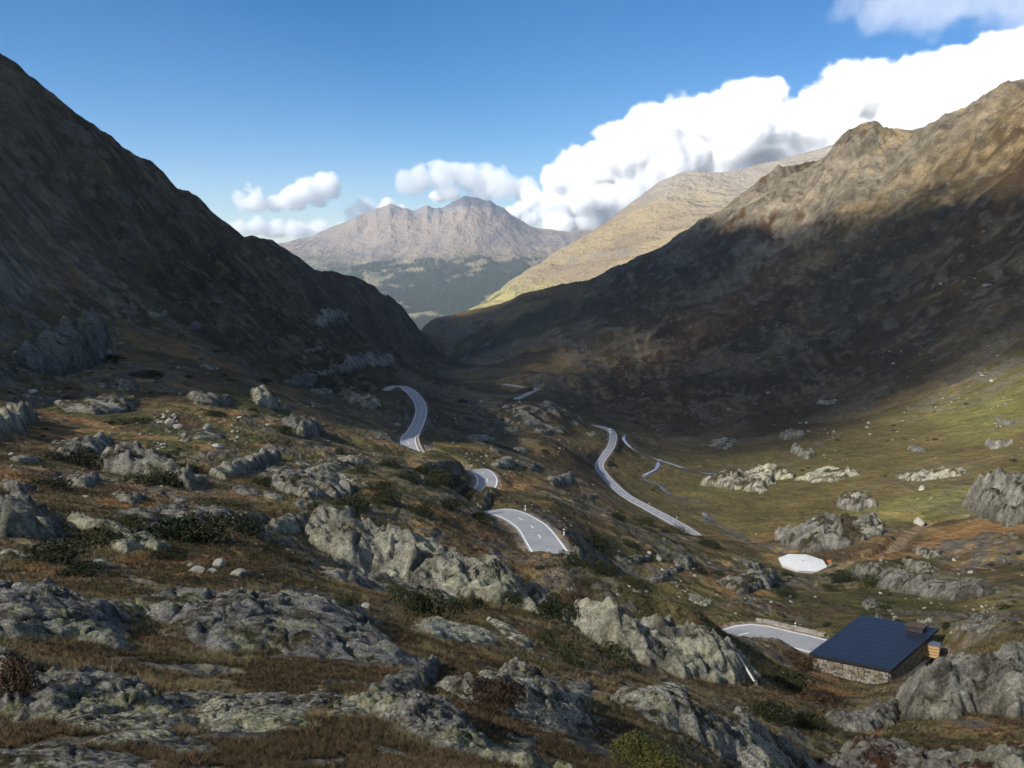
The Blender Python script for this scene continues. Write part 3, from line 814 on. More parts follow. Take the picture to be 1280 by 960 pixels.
# ------------------------------------------------------------------ rock outcrops
DARK, MIDG, PALE = C(.190, .184, .166), C(.258, .248, .208), C(.345, .332, .252)
OUTCROPS = [  # outline in the photograph, height factor, colour, turf cover, label, group
 ([(-40,712),(30,710),(60,712),(110,738),(146,768),(120,776),(112,782),(135,795),(130,806),(100,800),(60,798),(-40,805)], .50, DARK, .05, 'dark grey lichened rock hump at the left frame edge above the lower slab'),
 ([(145,768),(175,752),(228,734),(290,728),(380,734),(432,740),(452,790),(470,802),(496,822),(470,832),(430,826),(385,828),(350,808),(300,812),(252,802),(230,780),(190,772)], .45, DARK, .08, 'broad dark grey rock slab across the heather left of centre'),
 ([(2,832),(30,818),(70,810),(130,812),(165,826),(192,848),(206,880),(190,900),(150,908),(60,908),(20,895),(20,860)], .55, MIDG, .03, 'rounded grey boulder slab low at left with a brown tuft on its left side'),
 ([(204,872),(225,858),(262,858),(300,868),(350,872),(346,880),(300,886),(240,892),(215,895)], .35, MIDG, .10, 'low flat pale grey ledge right of the rounded boulder slab at left'),
 ([(108,932),(150,910),(186,896),(226,892),(238,902),(215,912),(212,926),(170,934)], .40, PALE, .05, 'small pale wedge shaped rock below the rounded boulder slab'),
 ([(-30,935),(30,926),(60,922),(120,930),(184,942),(190,975),(-30,985)], .35, MIDG, .15, 'dark grey rock shelf in the bottom left corner'),
 ([(365,882),(380,868),(400,858),(420,864),(428,876),(400,884)], .40, PALE, .1, 'small pale rock between the flat ledge and the lichened centre slab'),
 ([(462,868),(478,846),(502,826),(528,820),(546,830),(540,850),(515,866),(490,872)], .60, DARK, .0, 'dark angular block standing at the upper left end of the lichened centre slab'),
 ([(440,884),(480,872),(520,866),(560,868),(590,890),(602,912),(640,926),(680,944),(710,985),(600,985),(560,938),(520,912),(480,896)], .45, MIDG, .04, 'yellow lichened grey rock slab at the bottom centre'),
 ([(560,862),(600,838),(640,812),(664,818),(684,842),(704,868),(724,886),(716,898),(690,912),(676,940),(640,926),(606,908),(590,886)], .50, MIDG, .18, 'grey rock hump with brown moss in its middle at the bottom centre'),
 ([(530,790),(534,772),(548,764),(566,772),(590,780),(618,796),(600,800),(566,794),(545,796)], .45, PALE, .0, 'pale smooth rock among rust coloured heather right of the broad dark slab'),
 ([(612,776),(640,782),(664,802),(654,808),(632,794)], .40, PALE, .1, 'narrow grey rock rib beside the pale smooth rock'),
 ([(394,690,72),(398,664,76),(440,657,80),(480,664,79),(520,672,78),(548,664,79),(580,674,78),(610,688,77),(636,700,76),(656,722,74),(676,744,71),(692,764,68),(684,774,66),(650,770,65),(612,758,65),(576,748,66),(548,744,66),(520,738,67),(470,730,68),(424,728,68),(400,716,70)], .62, PALE, .10, 'large pale cracked outcrop with juniper on it below the road bend'),
 ([(400,722),(430,712),(476,712),(520,730),(566,750),(560,762),(520,756),(480,742),(430,730)], .40, MIDG, .08, 'low grey rock apron at the foot of the large cracked outcrop'),
 ([(698,726,72),(722,726,73),(748,742,73),(790,760,74),(826,766,75),(840,754,77),(862,758,78),(884,776,78),(912,798,78),(936,828,77),(942,848,74),(930,864,70),(890,858,66),(850,844,65),(812,824,65),(780,806,65),(756,786,66),(728,768,68),(706,748,70)], .66, PALE, .03, 'long pale rock wall slanting down to the right beside the lower road'),
 ([(640,724,73),(668,716,74),(690,724,74),(700,744,72),(692,770,68),(672,764,67),(650,748,69)], .60, MIDG, .15, 'shadowed rock buttress between the two large pale outcrops'),
 ([(788,878),(826,864),(850,866),(872,872),(912,888),(952,900),(986,924),(1006,946),(1020,975),(960,975),(920,948),(880,930),(850,912),(812,896)], .50, MIDG, .15, 'grey broken rock rib running to the bottom edge right of the green bush'),
 ([(800,868),(838,850),(858,862),(850,872),(830,868)], .5, PALE, .1, 'small pale rock at the upper end of the broken rock rib'),
 ([(1124,878),(1126,858),(1146,836),(1170,820),(1204,812),(1236,802),(1310,790),(1320,890),(1270,905),(1220,892),(1180,902),(1146,900),(1130,892)], .60, MIDG, .14, 'big broken grey rock mass right of the stone hut'),
 ([(1036,896),(1060,886),(1096,878),(1122,888),(1116,906),(1080,916),(1050,912)], .55, MIDG, .06, 'rounded grey boulders below the front corner of the hut'),
 ([(1014,955),(1034,930),(1062,912),(1100,906),(1150,918),(1200,926),(1250,920),(1310,908),(1320,985),(1014,985)], .45, MIDG, .22, 'wide grey rock slab with red heath in the bottom right corner'),
 ([(1070,716),(1096,708),(1140,712),(1192,718),(1226,730),(1240,742),(1220,750),(1176,750),(1130,742),(1096,734)], .50, MIDG, .15, 'long grey rock shelf above the hut right of the track'),
 ([(972,668),(1000,650),(1036,640),(1074,642),(1096,652),(1092,668),(1060,684),(1020,690),(990,684)], .50, MIDG, .25, 'grey rocky knoll just above the white tank'),
 ([(1046,632),(1050,618),(1070,610),(1092,616),(1096,632),(1070,640)], .5, MIDG, .25, 'small rocky bump on the meadow above the rocky knoll'),
 ([(882,606),(900,592),(930,584),(962,580),(988,586),(990,596),(966,602),(952,616),(930,612),(906,610)], .50, PALE, .28, 'pale rocky outcrop with grass on the meadow beside the stream'),
 ([(998,600),(1016,588),(1040,580),(1068,584),(1070,594),(1044,602),(1020,602)], .50, PALE, .15, 'pale low outcrop in the middle of the meadow'),
 ([(1120,596),(1146,588),(1180,582),(1206,582),(1210,592),(1180,598),(1144,602)], .50, PALE, .12, 'pale low outcrop at the upper right of the meadow'),
 ([(1206,628),(1222,600),(1244,584),(1272,578),(1310,574),(1310,660),(1262,656),(1230,646)], .55, MIDG, .28, 'craggy grey rock mass at the right frame edge above the meadow'),
 ([(124,576),(148,562),(178,556),(212,566),(234,580),(250,600),(236,614),(204,606),(168,596),(136,590)], .55, MIDG, .20, 'dark grey crag with dark juniper on the left hillside'),
 ([(262,592),(280,578),(306,570),(336,566),(350,572),(334,582),(306,594),(282,600)], .45, MIDG, .08, 'grey slanting slab in rust coloured grass on the left hillside'),
 ([(338,604),(352,584),(380,574),(408,580),(430,596),(440,616),(414,624),(384,622),(356,616)], .55, MIDG, .18, 'grey rock dome with juniper patches in the left middle'),
 ([(82,656),(96,648),(132,654),(170,664),(200,674),(214,684),(196,690),(164,680),(130,668)], .40, PALE, .06, 'narrow pale lichened slab between juniper mats at left'),
 ([(-30,622),(10,602),(36,604),(58,630),(76,650),(66,674),(20,682),(-30,676)], .50, MIDG, .18, 'grey rock mass at the left frame edge among juniper mats'),
 ([(130,644),(160,630),(220,624),(290,634),(336,648),(310,656),(240,650),(170,654)], .40, MIDG, .20, 'long low grey ledge above the wide juniper mat'),
 ([(330,660),(340,644),(360,638),(386,648),(382,664),(354,668)], .55, PALE, .15, 'small lichened rock beside a round juniper left of the large outcrop'),
 ([(14,452),(34,418),(62,392),(104,386),(134,424),(128,452),(96,464),(50,466)], .50, DARK, .20, 'dark rock face high on the left hillside'),
 ([(70,506),(100,494),(150,490),(168,500),(160,514),(120,518),(84,514)], .45, MIDG, .2, 'low grey crag below the dark rock face on the left hillside'),
 ([(-30,530),(0,506),(30,508),(46,524),(30,540),(-30,552)], .5, PALE, .15, 'pale rock shelf at the left frame edge halfway up'),
 ([(60,560),(84,544),(120,540),(140,552),(120,566),(86,570)], .45, MIDG, .2, 'small grey crag just above the dark juniper crag at left'),
 ([(312,492),(322,480),(340,490),(352,508),(340,512),(322,506)], .6, PALE, .1, 'pale rock step on the rim of the left spur'),
 ([(355,528),(372,516),(396,524),(404,542),(380,546)], .6, DARK, .1, 'dark crag where the left spur drops towards the road'),
 ([(700,440 + 250),(716,684),(736,696),(730,706),(708,702)], .5, MIDG, .2, 'grey rubble rock just right of the road bend post'),
 ([(842,700),(852,692),(866,700),(862,712),(846,712)], .6, MIDG, .1, 'small upright grey rock on the slope left of the white tank'),
 ([(900,728),(920,712),(960,708),(972,722),(960,736),(926,744)], .45, MIDG, .25, 'broken grey rock below and left of the white tank'),
 ([(584,590,178),(598,592,178),(607,602,177),(613,614,175),(612,624,170),(600,630,167),(584,634,167),(572,620,170),(574,600,175)], .6, MIDG, .62, 'grassy rock bank that hides the road between the small piece and the bend'),
 ([(610,520),(640,500),(680,498),(716,512),(728,530),(700,536),(650,534)], .45, MIDG, .35, 'rocky hummock in the valley behind the road bend'),
]
HUTAX = None
outcrop_polys = []
def build_outcrop(k, spec):
    outline, hf, colr, turf, label = spec
    us = np.array([p[0] for p in outline], float); vs = np.array([p[1] for p in outline], float)
    hp = vs.max() - vs.min()
    if len(outline[0]) == 3:                       # ranges known: a wall that stands clear of the slope behind it
        P3 = [pt(*p) for p in outline]
        c = pt(us.mean(), vs.mean(), np.mean([p[2] for p in outline])); r = math.hypot(c.x, c.y)
        H = max(q.z - float(ground_z(q.x, q.y)) for q in P3) * 0.95
        H = min(max(H, 0.3 * hp * r / 1024), 0.75 * hp * r / 1024)
        P = np.array([(q.x, q.y) for q in P3])
    else:
        c = hit(us.mean(), min(vs.mean(), 955))
        r = math.hypot(c.x, c.y)
        H = hf * hp * r / 1024.0 * 1.05
        P = []
        for u, v in outline:
            # how far up its own column this corner lies
            col = []
            for i in range(len(outline)):
                a, b = outline[i], outline[(i + 1) % len(outline)]
                if (a[0] - u) * (b[0] - u) <= 0 and a[0] != b[0]:
                    col.append(a[1] + (u - a[0]) / (b[0] - a[0]) * (b[1] - a[1]))
            lo, hi = max(col + [v]), min(col + [v])
            t = (lo - v) / (lo - hi) if lo - hi > 3 else 0.35
            q = hit(u, v, H * 0.85 * t * min(1.0, (lo - hi) / hp + 0.15), r * 0.80)
            P.append((q.x, q.y))
        P = np.array(P)
    # spacing by distance; finer across than along
    sp = max(0.028, r * 0.0023)
    mg = 6 * sp + .10 * np.ptp(P, axis=0).max()
    x0, y0 = P.min(0) - mg; x1, y1 = P.max(0) + mg
    nx, ny = int((x1 - x0) / sp) + 2, int((y1 - y0) / sp) + 2
    while nx * ny > 42000:
        sp *= 1.08; nx, ny = int((x1 - x0) / sp) + 2, int((y1 - y0) / sp) + 2
    gx, gy = np.meshgrid(np.linspace(x0, x1, nx), np.linspace(y0, y1, ny))
    sd = poly_sdf(gx, gy, P)
    inr = max(sd.max(), 3 * sp)
    size = math.sqrt(max(0.5, abs(np.sum(P[:, 0] * np.roll(P[:, 1], -1) - np.roll(P[:, 0], -1) * P[:, 1])) / 2))
    seed = 1000 + k * 13
    sd = sd + fbm(gx, gy, size * 0.22, 5, seed) * inr * 0.34 + (0.32 * inr if r < 45 else 0.06 * inr)
    q = np.clip(sd / (0.85 * inr), 0, 1)
    p = np.clip(1 - (1 - q) ** 2.4, 0, 1) ** (0.60 if r > 45 else 0.80)
    if r < 45: H *= .64
    dr = np.array([c.x, c.y]) / r
    along = (gx - c.x) * dr[0] + (gy - c.y) * dr[1]
    along = along / max(np.abs(along[sd > 0]).max() if (sd > 0).any() else 1, 1e-3)
    b1, c1 = blocky(gx, gy, size * 0.36, seed + 1, 0.46, 0.12)
    b2, c2 = blocky(gx, gy, size * 0.15, seed + 2, 0.62, 0.24)
    b3, c3 = blocky(gx, gy, size * 0.055, seed + 3, 0.62, 0.26)
    # foliation: the gneiss parts along one direction all over the hill
    fx = gx * 0.80 + gy * 0.60; fy = -gx * 0.60 + gy * 0.80
    fol = 0.4 - np.abs(gnoise(fx / (size * 0.55), fy / (size * 0.10), seed + 11)) * 1.4 + 0.5 * (0.4 - np.abs(gnoise(fx / (size * 0.25), fy / (size * 0.045), seed + 12)) * 1.4)
    lump = fbm(gx, gy, size * 0.45, 3, seed + 15)
    rough = band_noise(gx, gy, np.full_like(gx, r), 0.0028, 0.03, 0.055, seed + 4, ridged=0.5)
    soft_edge = sstep(0.0, 0.5, q)
    h = H * p * (0.78 + 0.26 * along + 0.30 * lump)
    h += min(1.0, 2.6 * H / size) * soft_edge * (0.55 * b1 + 0.70 * b2 + 0.75 * b3 + fol * size * 0.030) + rough * p * 1.2
    h -= soft_edge * (c1 ** 2 * size * 0.045 + c2 ** 2 * size * 0.024 + c3 ** 2 * size * .004)
    h = np.where(sd < 0, sd * 1.2, h) - 0.02 * H
    zz = ground_z(gx, gy) + h
    keep_v = sd > -4.5 * sp
    kq = keep_v[:-1, :-1] & keep_v[1:, 1:] & keep_v[:-1, 1:] & keep_v[1:, :-1]
    sl = np.hypot(*np.gradient(zz, sp, sp))
    n1 = fbm(gx, gy, size * 0.3, 5, seed + 7); n2 = fbm(gx, gy, size * 0.08, 4, seed + 8)
    colv = lerp(np.broadcast_to(colr * 1.15, gx.shape + (3,)), colr * 0.66, sstep(-0.3, 0.45, n1 + 0.5 * n2))
    cover = sstep(0.34 - turf * 1.9, 0.50 - turf * 1.9, n1 * 0.8 + 0.5 * n2 - 0.45 * sl + 0.25) if turf > 0.02 else np.zeros_like(gx)
    cover = np.maximum(cover, (1 - sstep(0.0, 0.16, p)) * 0.8)
    turfc = lerp(np.broadcast_to(C(.075, .056, .026), gx.shape + (3,)), C(.040, .040, .016), sstep(-.2, .3, n2 - n1 * 0.4))
    if 'red heath' in label: turfc = turfc * C(1.15, .62, .62)
    colv = lerp(colv, turfc, cover)
    colv = lerp(colv, colv * 0.45, np.clip(c1 + 0.6 * c2, 0, 1) * (1 - cover))
    me = grid_mesh('rock_outcrop', np.stack([gx, gy, zz], -1).reshape(-1, 3), ny, nx, kq, colv.reshape(-1, 3), {'bare': (1 - cover).ravel()}, smooth=True)
    if not len(me.polygons): return None
    # the thing stands where it stands: origin at its base
    cx, cyy = float(P[:, 0].mean()), float(P[:, 1].mean())
    o0 = Vector((cx, cyy, float(ground_z(cx, cyy))))
    me.transform(Matrix.Translation(-o0))
    o = link('rock_outcrop', me, M_ROCK_NEAR if r < 45 else (M_ROCK_MID if r < 140 else M_ROCK_FAR))
    o.location = o0
    tag(o, label, 'rock')
    outcrop_polys.append(P)
    return o
for k, s in enumerate(OUTCROPS):
    build_outcrop(k, s)

def on_outcrop(x, y):
    for P in outcrop_polys:
        if P[:, 0].min() < x < P[:, 0].max() and P[:, 1].min() < y < P[:, 1].max() and poly_sdf(np.array([x]), np.array([y]), P)[0] > 0:
            return True
    return False
def near_road(x, y, m=5.5):
    for L, w in ROAD_LINES.values():
        if np.min((L[:, 0] - x) ** 2 + (L[:, 1] - y) ** 2) < m * m: return True
    if (x - HUT.x) ** 2 + (y - HUT.y) ** 2 < 120: return True
    if (x - TANK.x) ** 2 + (y - TANK.y) ** 2 < 90: return True
    for S in STREAMS:
        if np.min((S[:, 0] - x) ** 2 + (S[:, 1] - y) ** 2) < 14: return True
    return False

# ------------------------------------------------------------------ loose boulders
def boulder_mesh(seed):
    rr = random.Random(seed)
    bm = bmesh.new()
    bmesh.ops.create_icosphere(bm, subdivisions=3, radius=1.0)
    planes = []
    for _ in range(9):
        n = Vector((rr.gauss(0, 1), rr.gauss(0, 1), rr.gauss(0, 1))).normalized()
        planes.append((n, rr.uniform(0.52, 0.85)))
    for v in bm.verts:
        for n, d in planes:
            t = v.co.dot(n)
            if t > d: v.co -= n * (t - d) * 0.9
        v.co *= 1 + 0.05 * rr.uniform(-1, 1)
        v.co.z *= 0.72
        v.co.x *= 1.18
    me = bpy.data.meshes.new('boulder')
    bm.to_mesh(me); bm.free()
    me.materials.append(M_BOULDER)
    return me
def boulder_material():
    m, nt, b = new_mat('boulder_stone')
    oc = objcoord(nt)
    oi = nt.nodes.new('ShaderNodeObjectInfo')
    ad = N(nt, 'ShaderNodeVectorMath', op='ADD'); nt.links.new(oc, ad.inputs[0]); nt.links.new(oi.outputs['Location'], ad.inputs[1])
    n = noise_node(nt, 2.2, 7, 0.7, ad.outputs[0])
    base = ramp(nt, oi.outputs['Random'], [(0.0, (.17, .165, .15)), (0.5, (.27, .26, .215)), (1.0, (.36, .355, .31))])
    c = mix(nt, 1.0, base, ramp(nt, n.outputs['Fac'], [(0.3, 0.55), (0.7, 1.3)]), 'MULTIPLY')
    n2 = noise_node(nt, 3.5, 3, 0.5, ad.outputs[0])
    c = mix(nt, ramp(nt, n2.outputs['Fac'], [(0.58, 0.0), (0.66, 0.5)]), c, (.26, .28, .12))
    nt.links.new(c, b.inputs['Base Color'])
    bp = nt.nodes.new('ShaderNodeBump'); bp.inputs['Strength'].default_value = 0.7; bp.inputs['Distance'].default_value = 0.15
    nt.links.new(n.outputs['Fac'], bp.inputs['Height']); nt.links.new(bp.outputs[0], b.inputs['Normal'])
    b.inputs['Roughness'].default_value = 0.9
    return m
M_BOULDER = boulder_material()
BOULDERS = [boulder_mesh(40 + i) for i in range(8)]
def put_boulder(p, width, label, group=None, k=None, flat=1.0):
    o = link('boulder', BOULDERS[(k if k is not None else random.randrange(8)) % 8])
    s = width / 2.1
    o.scale = (s * random.uniform(.85, 1.15), s * random.uniform(.8, 1.1), s * random.uniform(.8, 1.15) * flat)
    o.rotation_euler = (random.uniform(-.25, .25), random.uniform(-.25, .25), random.uniform(0, 6.28))
    o.location = (p.x, p.y, p.z + s * 0.22)
    tag(o, label, 'boulder', group)
    return o
SINGLE = [(152,431,9,'pale boulder alone in brown grass right of the dark rock face'),(252,449,9,'pale upright boulder on the left spur near its rim'),
 (272,559,13,'round pale boulder at the right of the scree field on green turf'),(213,530,14,'pale pointed boulder topmost in the scree field on green turf'),
 (224,536,15,'grey angular boulder leaning in the scree field on green turf'),(258,536,13,'flat pale boulder at the upper right of the scree field'),
 (231,545,10,'pale slab like boulder lowest in the scree field on green turf'),(42,491,10,'white boulder on the left hillside at the frame edge'),
 (274,707,17,'largest pale stone lying in the brown grass above the broad dark slab'),(265,716,14,'pale round stone in front of the largest stone above the broad dark slab'),
 (246,715,16,'flat pale stone leftmost of the cluster above the broad dark slab'),(298,720,20,'long flat stone at the right of the cluster above the broad dark slab'),
 (239,708,9,'small grey stone at the back of the cluster above the broad dark slab'),(320,683,11,'grey stone alone in the straw coloured grass left of the large cracked outcrop'),
 (390,889,13,'small upright grey stone in front of the pale rock near the bottom'),(349,941,6,'tiny white stone in the dark heather at the bottom'),
 (133,927,8,'small white stone beside the pale wedge shaped rock'),(458,760,13,'flat grey stone in rust heather right of the broad dark slab'),
 (474,778,9,'small stone in rust heather below the flat grey stone'),(824,700,9,'white stone on the slope above the lower road'),
 (1212,716,7,'white stone on the grass behind the long rock shelf'),(1152,612,11,'reddish grey boulder on the meadow at right'),
 (497,532,9,'pale boulder beside the upper road just left of the bend'),(1176,356,6,'white boulder high on the right slope, left one of a pair'),
 (1234,358,10,'white boulder high on the right slope near the frame edge'),(1140,806,8,'grey boulder beside the timber stack at the hut'),
 (812,692,8,'grey stone above the pale rock wall'),(1246,842,22,'angular pale block standing in the broken rock mass'),(1150,655,16,'low pale boulder beside the meadow track')]
for k, (u, v, w, lab) in enumerate(SINGLE):
    p = hit(u, v)
    put_boulder(p, w * p.length / 1024, lab, None, k)
def scatter_pix(n, box, dens):
    out = []
    tries = 0
    while len(out) < n and tries < n * 30:
        tries += 1
        u = random.uniform(box[0], box[2]); v = random.uniform(box[1], box[3])
        if random.random() > dens(u, v): continue
        p = hit(u, v)
        if near_road(p.x, p.y): continue
        out.append((u, v, p))
    return out
LANDMARKS = [(213,528,'the pointed scree boulder'),(262,534,'the flat scree boulder'),(231,547,'the slab like scree boulder'),(292,522,'the scree field right end'),(200,560,'the scree field lower left corner'),(285,555,'the round scree boulder'),(1215,768,'the slope right of the hut'),(1140,765,'the hollow behind the hut'),(1250,720,'the grass at the right edge'),(720,620,'the slope behind the bend posts'),(800,720,'the shrub belt over the rock wall'),(600,530,'the hummock left end'),(640,545,'the hummock foot'),(330,560,'the rust patch left of the brow'),(60,600,'the edge rocks top'),(250,620,'the long low ledge'),(130,540,'the small grey crag'),(960,530,'the meadow upper rim'),(1100,530,'the right slope toe'),(75,430,'the dark rock face'),(120,505,'the low grey crag'),(185,585,'the juniper covered crag'),(306,585,'the grey slanting slab'),(390,600,'the grey rock dome'),(150,670,'the narrow pale slab'),(30,645,'the left edge rocks'),(240,670,'the widest juniper mat'),
 (15,530,'the pale rock shelf'),(243,520,'the scree field top'),(335,495,'the spur rim step'),(380,530,'the dark spur crag'),(505,550,'the upper road end'),(515,500,'the upper road bend'),(670,655,'the road bend'),(598,592,'the small road piece'),(665,515,'the rocky hummock'),
 (540,710,'the large cracked outcrop'),(830,800,'the long rock wall'),(1003,703,'the white tank'),(1090,800,'the stone hut'),(1160,732,'the long rock shelf'),(1035,662,'the rocky knoll'),(935,598,'the stream side outcrop'),(1035,592,'the middle meadow outcrop'),(1165,590,'the upper meadow outcrop'),(1262,620,'the right edge crag'),
 (765,545,'the valley road bend'),(755,595,'the valley road middle'),(840,650,'the valley road end'),(650,490,'the distant road'),(800,570,'the upper stream'),(910,660,'the lower stream'),(1115,680,'the meadow track'),(940,725,'the broken grey rock'),(950,790,'the lower road'),
 (900,470,'the bare valley side'),(1000,440,'the scree streaks'),(1100,470,'the shaded slope foot'),(1200,500,'the sunlit patch'),(1180,430,'the white boulder pair'),(40,560,'the left hillside ledge'),(450,570,'the brow under the road'),(330,440,'the left spur top'),(590,550,'the hollow between the roads'),(700,580,'the slope over the valley road')]
def where(u, v):
    """the nearest thing one can find in the picture, and on which side of it"""
    a, b, n = min(LANDMARKS, key=lambda q: (q[0] - u) ** 2 + (1.5 * (q[1] - v)) ** 2)
    du, dv = u - a, 1.5 * (v - b)
    if abs(du) < 12 and abs(dv) < 12: return 'beside ' + n
    s = ('right of ' if du > 0 else 'left of ') if abs(du) > abs(dv) else ('below ' if dv > 0 else 'above ')
    d = math.hypot(du, dv)
    return ('close ' if d < 28 else '') + s + n
def sizeword(w, lo, hi):
    t = (w - lo) / (hi - lo)
    return 'tiny' if t < .08 else 'small' if t < .3 else 'middling' if t < .6 else 'larger'
def clump(u, v, s, seed):
    return float(sstep(-0.1, 0.5, gnoise(np.array([u / s]), np.array([v / s * 1.6]), seed)[0]))
rq = random.Random(77)
k = len(OUTCROPS)
for n, box, (wa, wb), grp in ((40, (0, 455, 470, 700), (16, 58), 'small outcrops on the left hillside'), (12, (560, 500, 770, 625), (12, 40), 'small outcrops between the roads'), (14, (1060, 690, 1275, 800), (18, 60), 'small outcrops behind the hut'),
                              (10, (700, 690, 960, 765), (14, 44), 'small outcrops above the lower road'), (8, (900, 500, 1270, 570), (14, 40), 'small outcrops at the foot of the right slope'), (9, (30, 870, 640, 950), (40, 120), 'low ledges in the heather at the bottom'), (8, (640, 850, 1000, 950), (30, 80), 'broken rocks at the bottom right of centre'), (14, (120, 380, 480, 500), (14, 46), 'crags of the left slope')):
    made = tries = 0
    while made < n and tries < n * 12:
        tries += 1
        u, v = rq.uniform(box[0], box[2]), rq.uniform(box[1], box[3])
        p = hit(u, v)
        if near_road(p.x, p.y, 9) or on_outcrop(p.x, p.y) or (p.x - HUT.x) ** 2 + (p.y - HUT.y) ** 2 < 200: continue
        w = wa + (wb - wa) * rq.random() ** 1.6
        hh = w * rq.uniform(.16, .26)
        tilt = rq.uniform(-.12, .25)
        poly = []
        for i in range(9):
            t = -i * 2 * math.pi / 9
            f = rq.uniform(.75, 1.2)
            du = math.cos(t) * w / 2 * f
            poly.append((u + du, v + math.sin(t) * hh * f + du * tilt))
        o = build_outcrop(k, (poly, rq.uniform(.4, .6), (MIDG, PALE, DARK)[rq.choice((0, 0, 1, 2))], rq.choice((.03, .1, .2)), f'{sizeword(w, wa, wb)} grey rock outcrop {where(u, v)}'))
        k += 1
        if o is None: continue
        o['group'] = grp; made += 1
ZONES = [(60, (190, 515, 300, 565), 'loose pale stone in the scree field on green turf', 'stones of the scree field on the left hillside', (2.5, 6)),
 (70, (10, 440, 420, 640), 'small grey boulder lying in grass on the left hillside', 'boulders scattered over the left hillside', (2.5, 7)),
 (45, (560, 500, 720, 600), 'small boulder on the rocky hummock in mid valley', 'boulders on the mid valley hummock', (2, 5)),
 (60, (900, 400, 1270, 545), 'small pale boulder on the lower right valley side', 'boulders on the right valley side', (2, 6)),
 (25, (760, 690, 990, 760), 'small stone on the brown slope above the lower road', 'stones on the slope above the lower road', (2.5, 6)),
 (30, (1090, 700, 1270, 800), 'small stone among grass behind the hut', 'stones behind the hut', (2.5, 6))]
for zi, (n, box, lab, grp, (a, b)) in enumerate(ZONES):
    for (u, v, p) in scatter_pix(n, box, lambda u, v: clump(u, v, 45, 60 + zi)):
        w = a + (b - a) * random.random() ** 2.2
        put_boulder(p, w * p.length / 1024, f'{sizeword(w, a, b)} pale grey stone {where(u, v)}', grp)
# rubble too small to pick apart, one mesh: blocks and stones strewn below the crags and along the slopes
def rubble():
    rr = np.random.default_rng(5)
    base = []
    for s in range(6):
        bm = bmesh.new(); bmesh.ops.create_icosphere(bm, subdivisions=1, radius=1.0)
        rq = random.Random(s)
        for v in bm.verts: v.co *= rq.uniform(.7, 1.15)
        bm.verts.index_update()
        base.append((np.array([v.co for v in bm.verts]), np.array([[v.index for v in f.verts] for f in bm.faces])))
        bm.free()
    V, T, off = [], [], 0
    n = 0
    while n < 2600:
        u = rr.uniform(-10, 1290); v = rr.uniform(280, 880)
        z = 0.05 + 0.95 * clump(u, v, 60, 71)
        if u > 560 and v < 400: z *= .5
        if u > 880 and 560 < v < 700: z *= .25
        if rr.random() > z * clump(u, v, 22, 72): continue
        p = hit(u, v)
        if p.length < 25 or p.length > 2250 or near_road(p.x, p.y, 4): continue
        px = 1.0 + 2.6 * rr.random() ** 3
        s = px * p.length / 1024 / 2 * 1.15
        b, t = base[rr.integers(6)]
        a = rr.uniform(0, 6.28); ca, sa = math.cos(a), math.sin(a)
        q = b * np.array([s * rr.uniform(.8, 1.4), s, s * rr.uniform(.5, .9)])
        q = np.stack([q[:, 0] * ca - q[:, 1] * sa, q[:, 0] * sa + q[:, 1] * ca, q[:, 2]], 1) + np.array([p.x, p.y, p.z + s * .15])
        V.append(q); T.append(t + off); off += len(q); n += 1
    me = raw_mesh('rubble', np.concatenate(V), np.concatenate(T))
    m = simple_mat('rubble_stone', (.19, .18, .15), .9, var=.4, scale=.05)
    o = link('rubble', me, m)
    o['kind'] = 'stuff'
    tag(o, 'loose stones strewn over the hillsides', 'rubble')
rubble()
# ================================================================== roads
M_ASPHALT = simple_mat('worn_asphalt', (.27, .272, .275), .75, var=.20, scale=.28, bump=.15, spec=.45)
M_PAINT = simple_mat('road_paint', (.72, .72, .70), .7, var=.12, scale=2.0)
M_VERGE = simple_mat('gravel_verge', (.17, .16, .14), .95, var=.3, scale=1.2, bump=.4)
def offset_line(L, off):
    t = np.gradient(L[:, :2], axis=0); t /= np.linalg.norm(t, axis=1, keepdims=True) + 1e-9
    n = np.stack([t[:, 1], -t[:, 0]], 1)
    return np.concatenate([L[:, :2] + n * np.asarray(off).reshape(-1, 1), L[:, 2:]], 1)
def ribbon(name, L, a, b, z0, thick, mat, parent=None):
    """strip between the offsets a and b with skirts of the given thickness"""
    l, r_ = offset_line(L, np.full(len(L), a)), offset_line(L, np.full(len(L), b))
    l[:, 2] += z0; r_[:, 2] += z0
    lb, rb = l.copy(), r_.copy(); lb[:, 2] -= thick; rb[:, 2] -= thick
    n = len(L)
    V = np.concatenate([l, r_, lb, rb])
    F = []
    for i in range(n - 1):
        j = i + 1
        F += [(i, j, n + j, n + i), (2 * n + i, 2 * n + j, j, i), (n + i, n + j, 3 * n + j, 3 * n + i)]
    F += [(0, n, 3 * n, 2 * n), (n - 1, 3 * n - 1, 4 * n - 1, 2 * n - 1)]
    me = raw_mesh(name, V, None, F)
    return link(name, me, mat, parent)
for k, (L, w) in ROAD_LINES.items():
    road = ribbon('road', L, -w / 2, w / 2, 0.0, 0.5, M_ASPHALT)
    road['kind'] = 'structure'
    e = 0.24 if k != 'distant_road' else 0.34
    for s in (-1, 1):
        x = s * (w / 2 - 0.35)
        ribbon('edge_line', L, x - e / 2, x + e / 2, 0.006, 0.004, M_PAINT, road)
    if k == 'distant_road': continue
    d = np.concatenate([[0], np.cumsum(np.linalg.norm(np.diff(L, axis=0), axis=1))])
    s = 4.0
    while s < d[-1] - 8:
        S = np.linspace(s, s + 3.2, 4)
        seg = np.stack([np.interp(S, d, L[:, q]) for q in range(3)], 1)
        ribbon('centre_dash', seg, -.11, .11, 0.006, 0.004, M_PAINT, road)
        s += 9.5

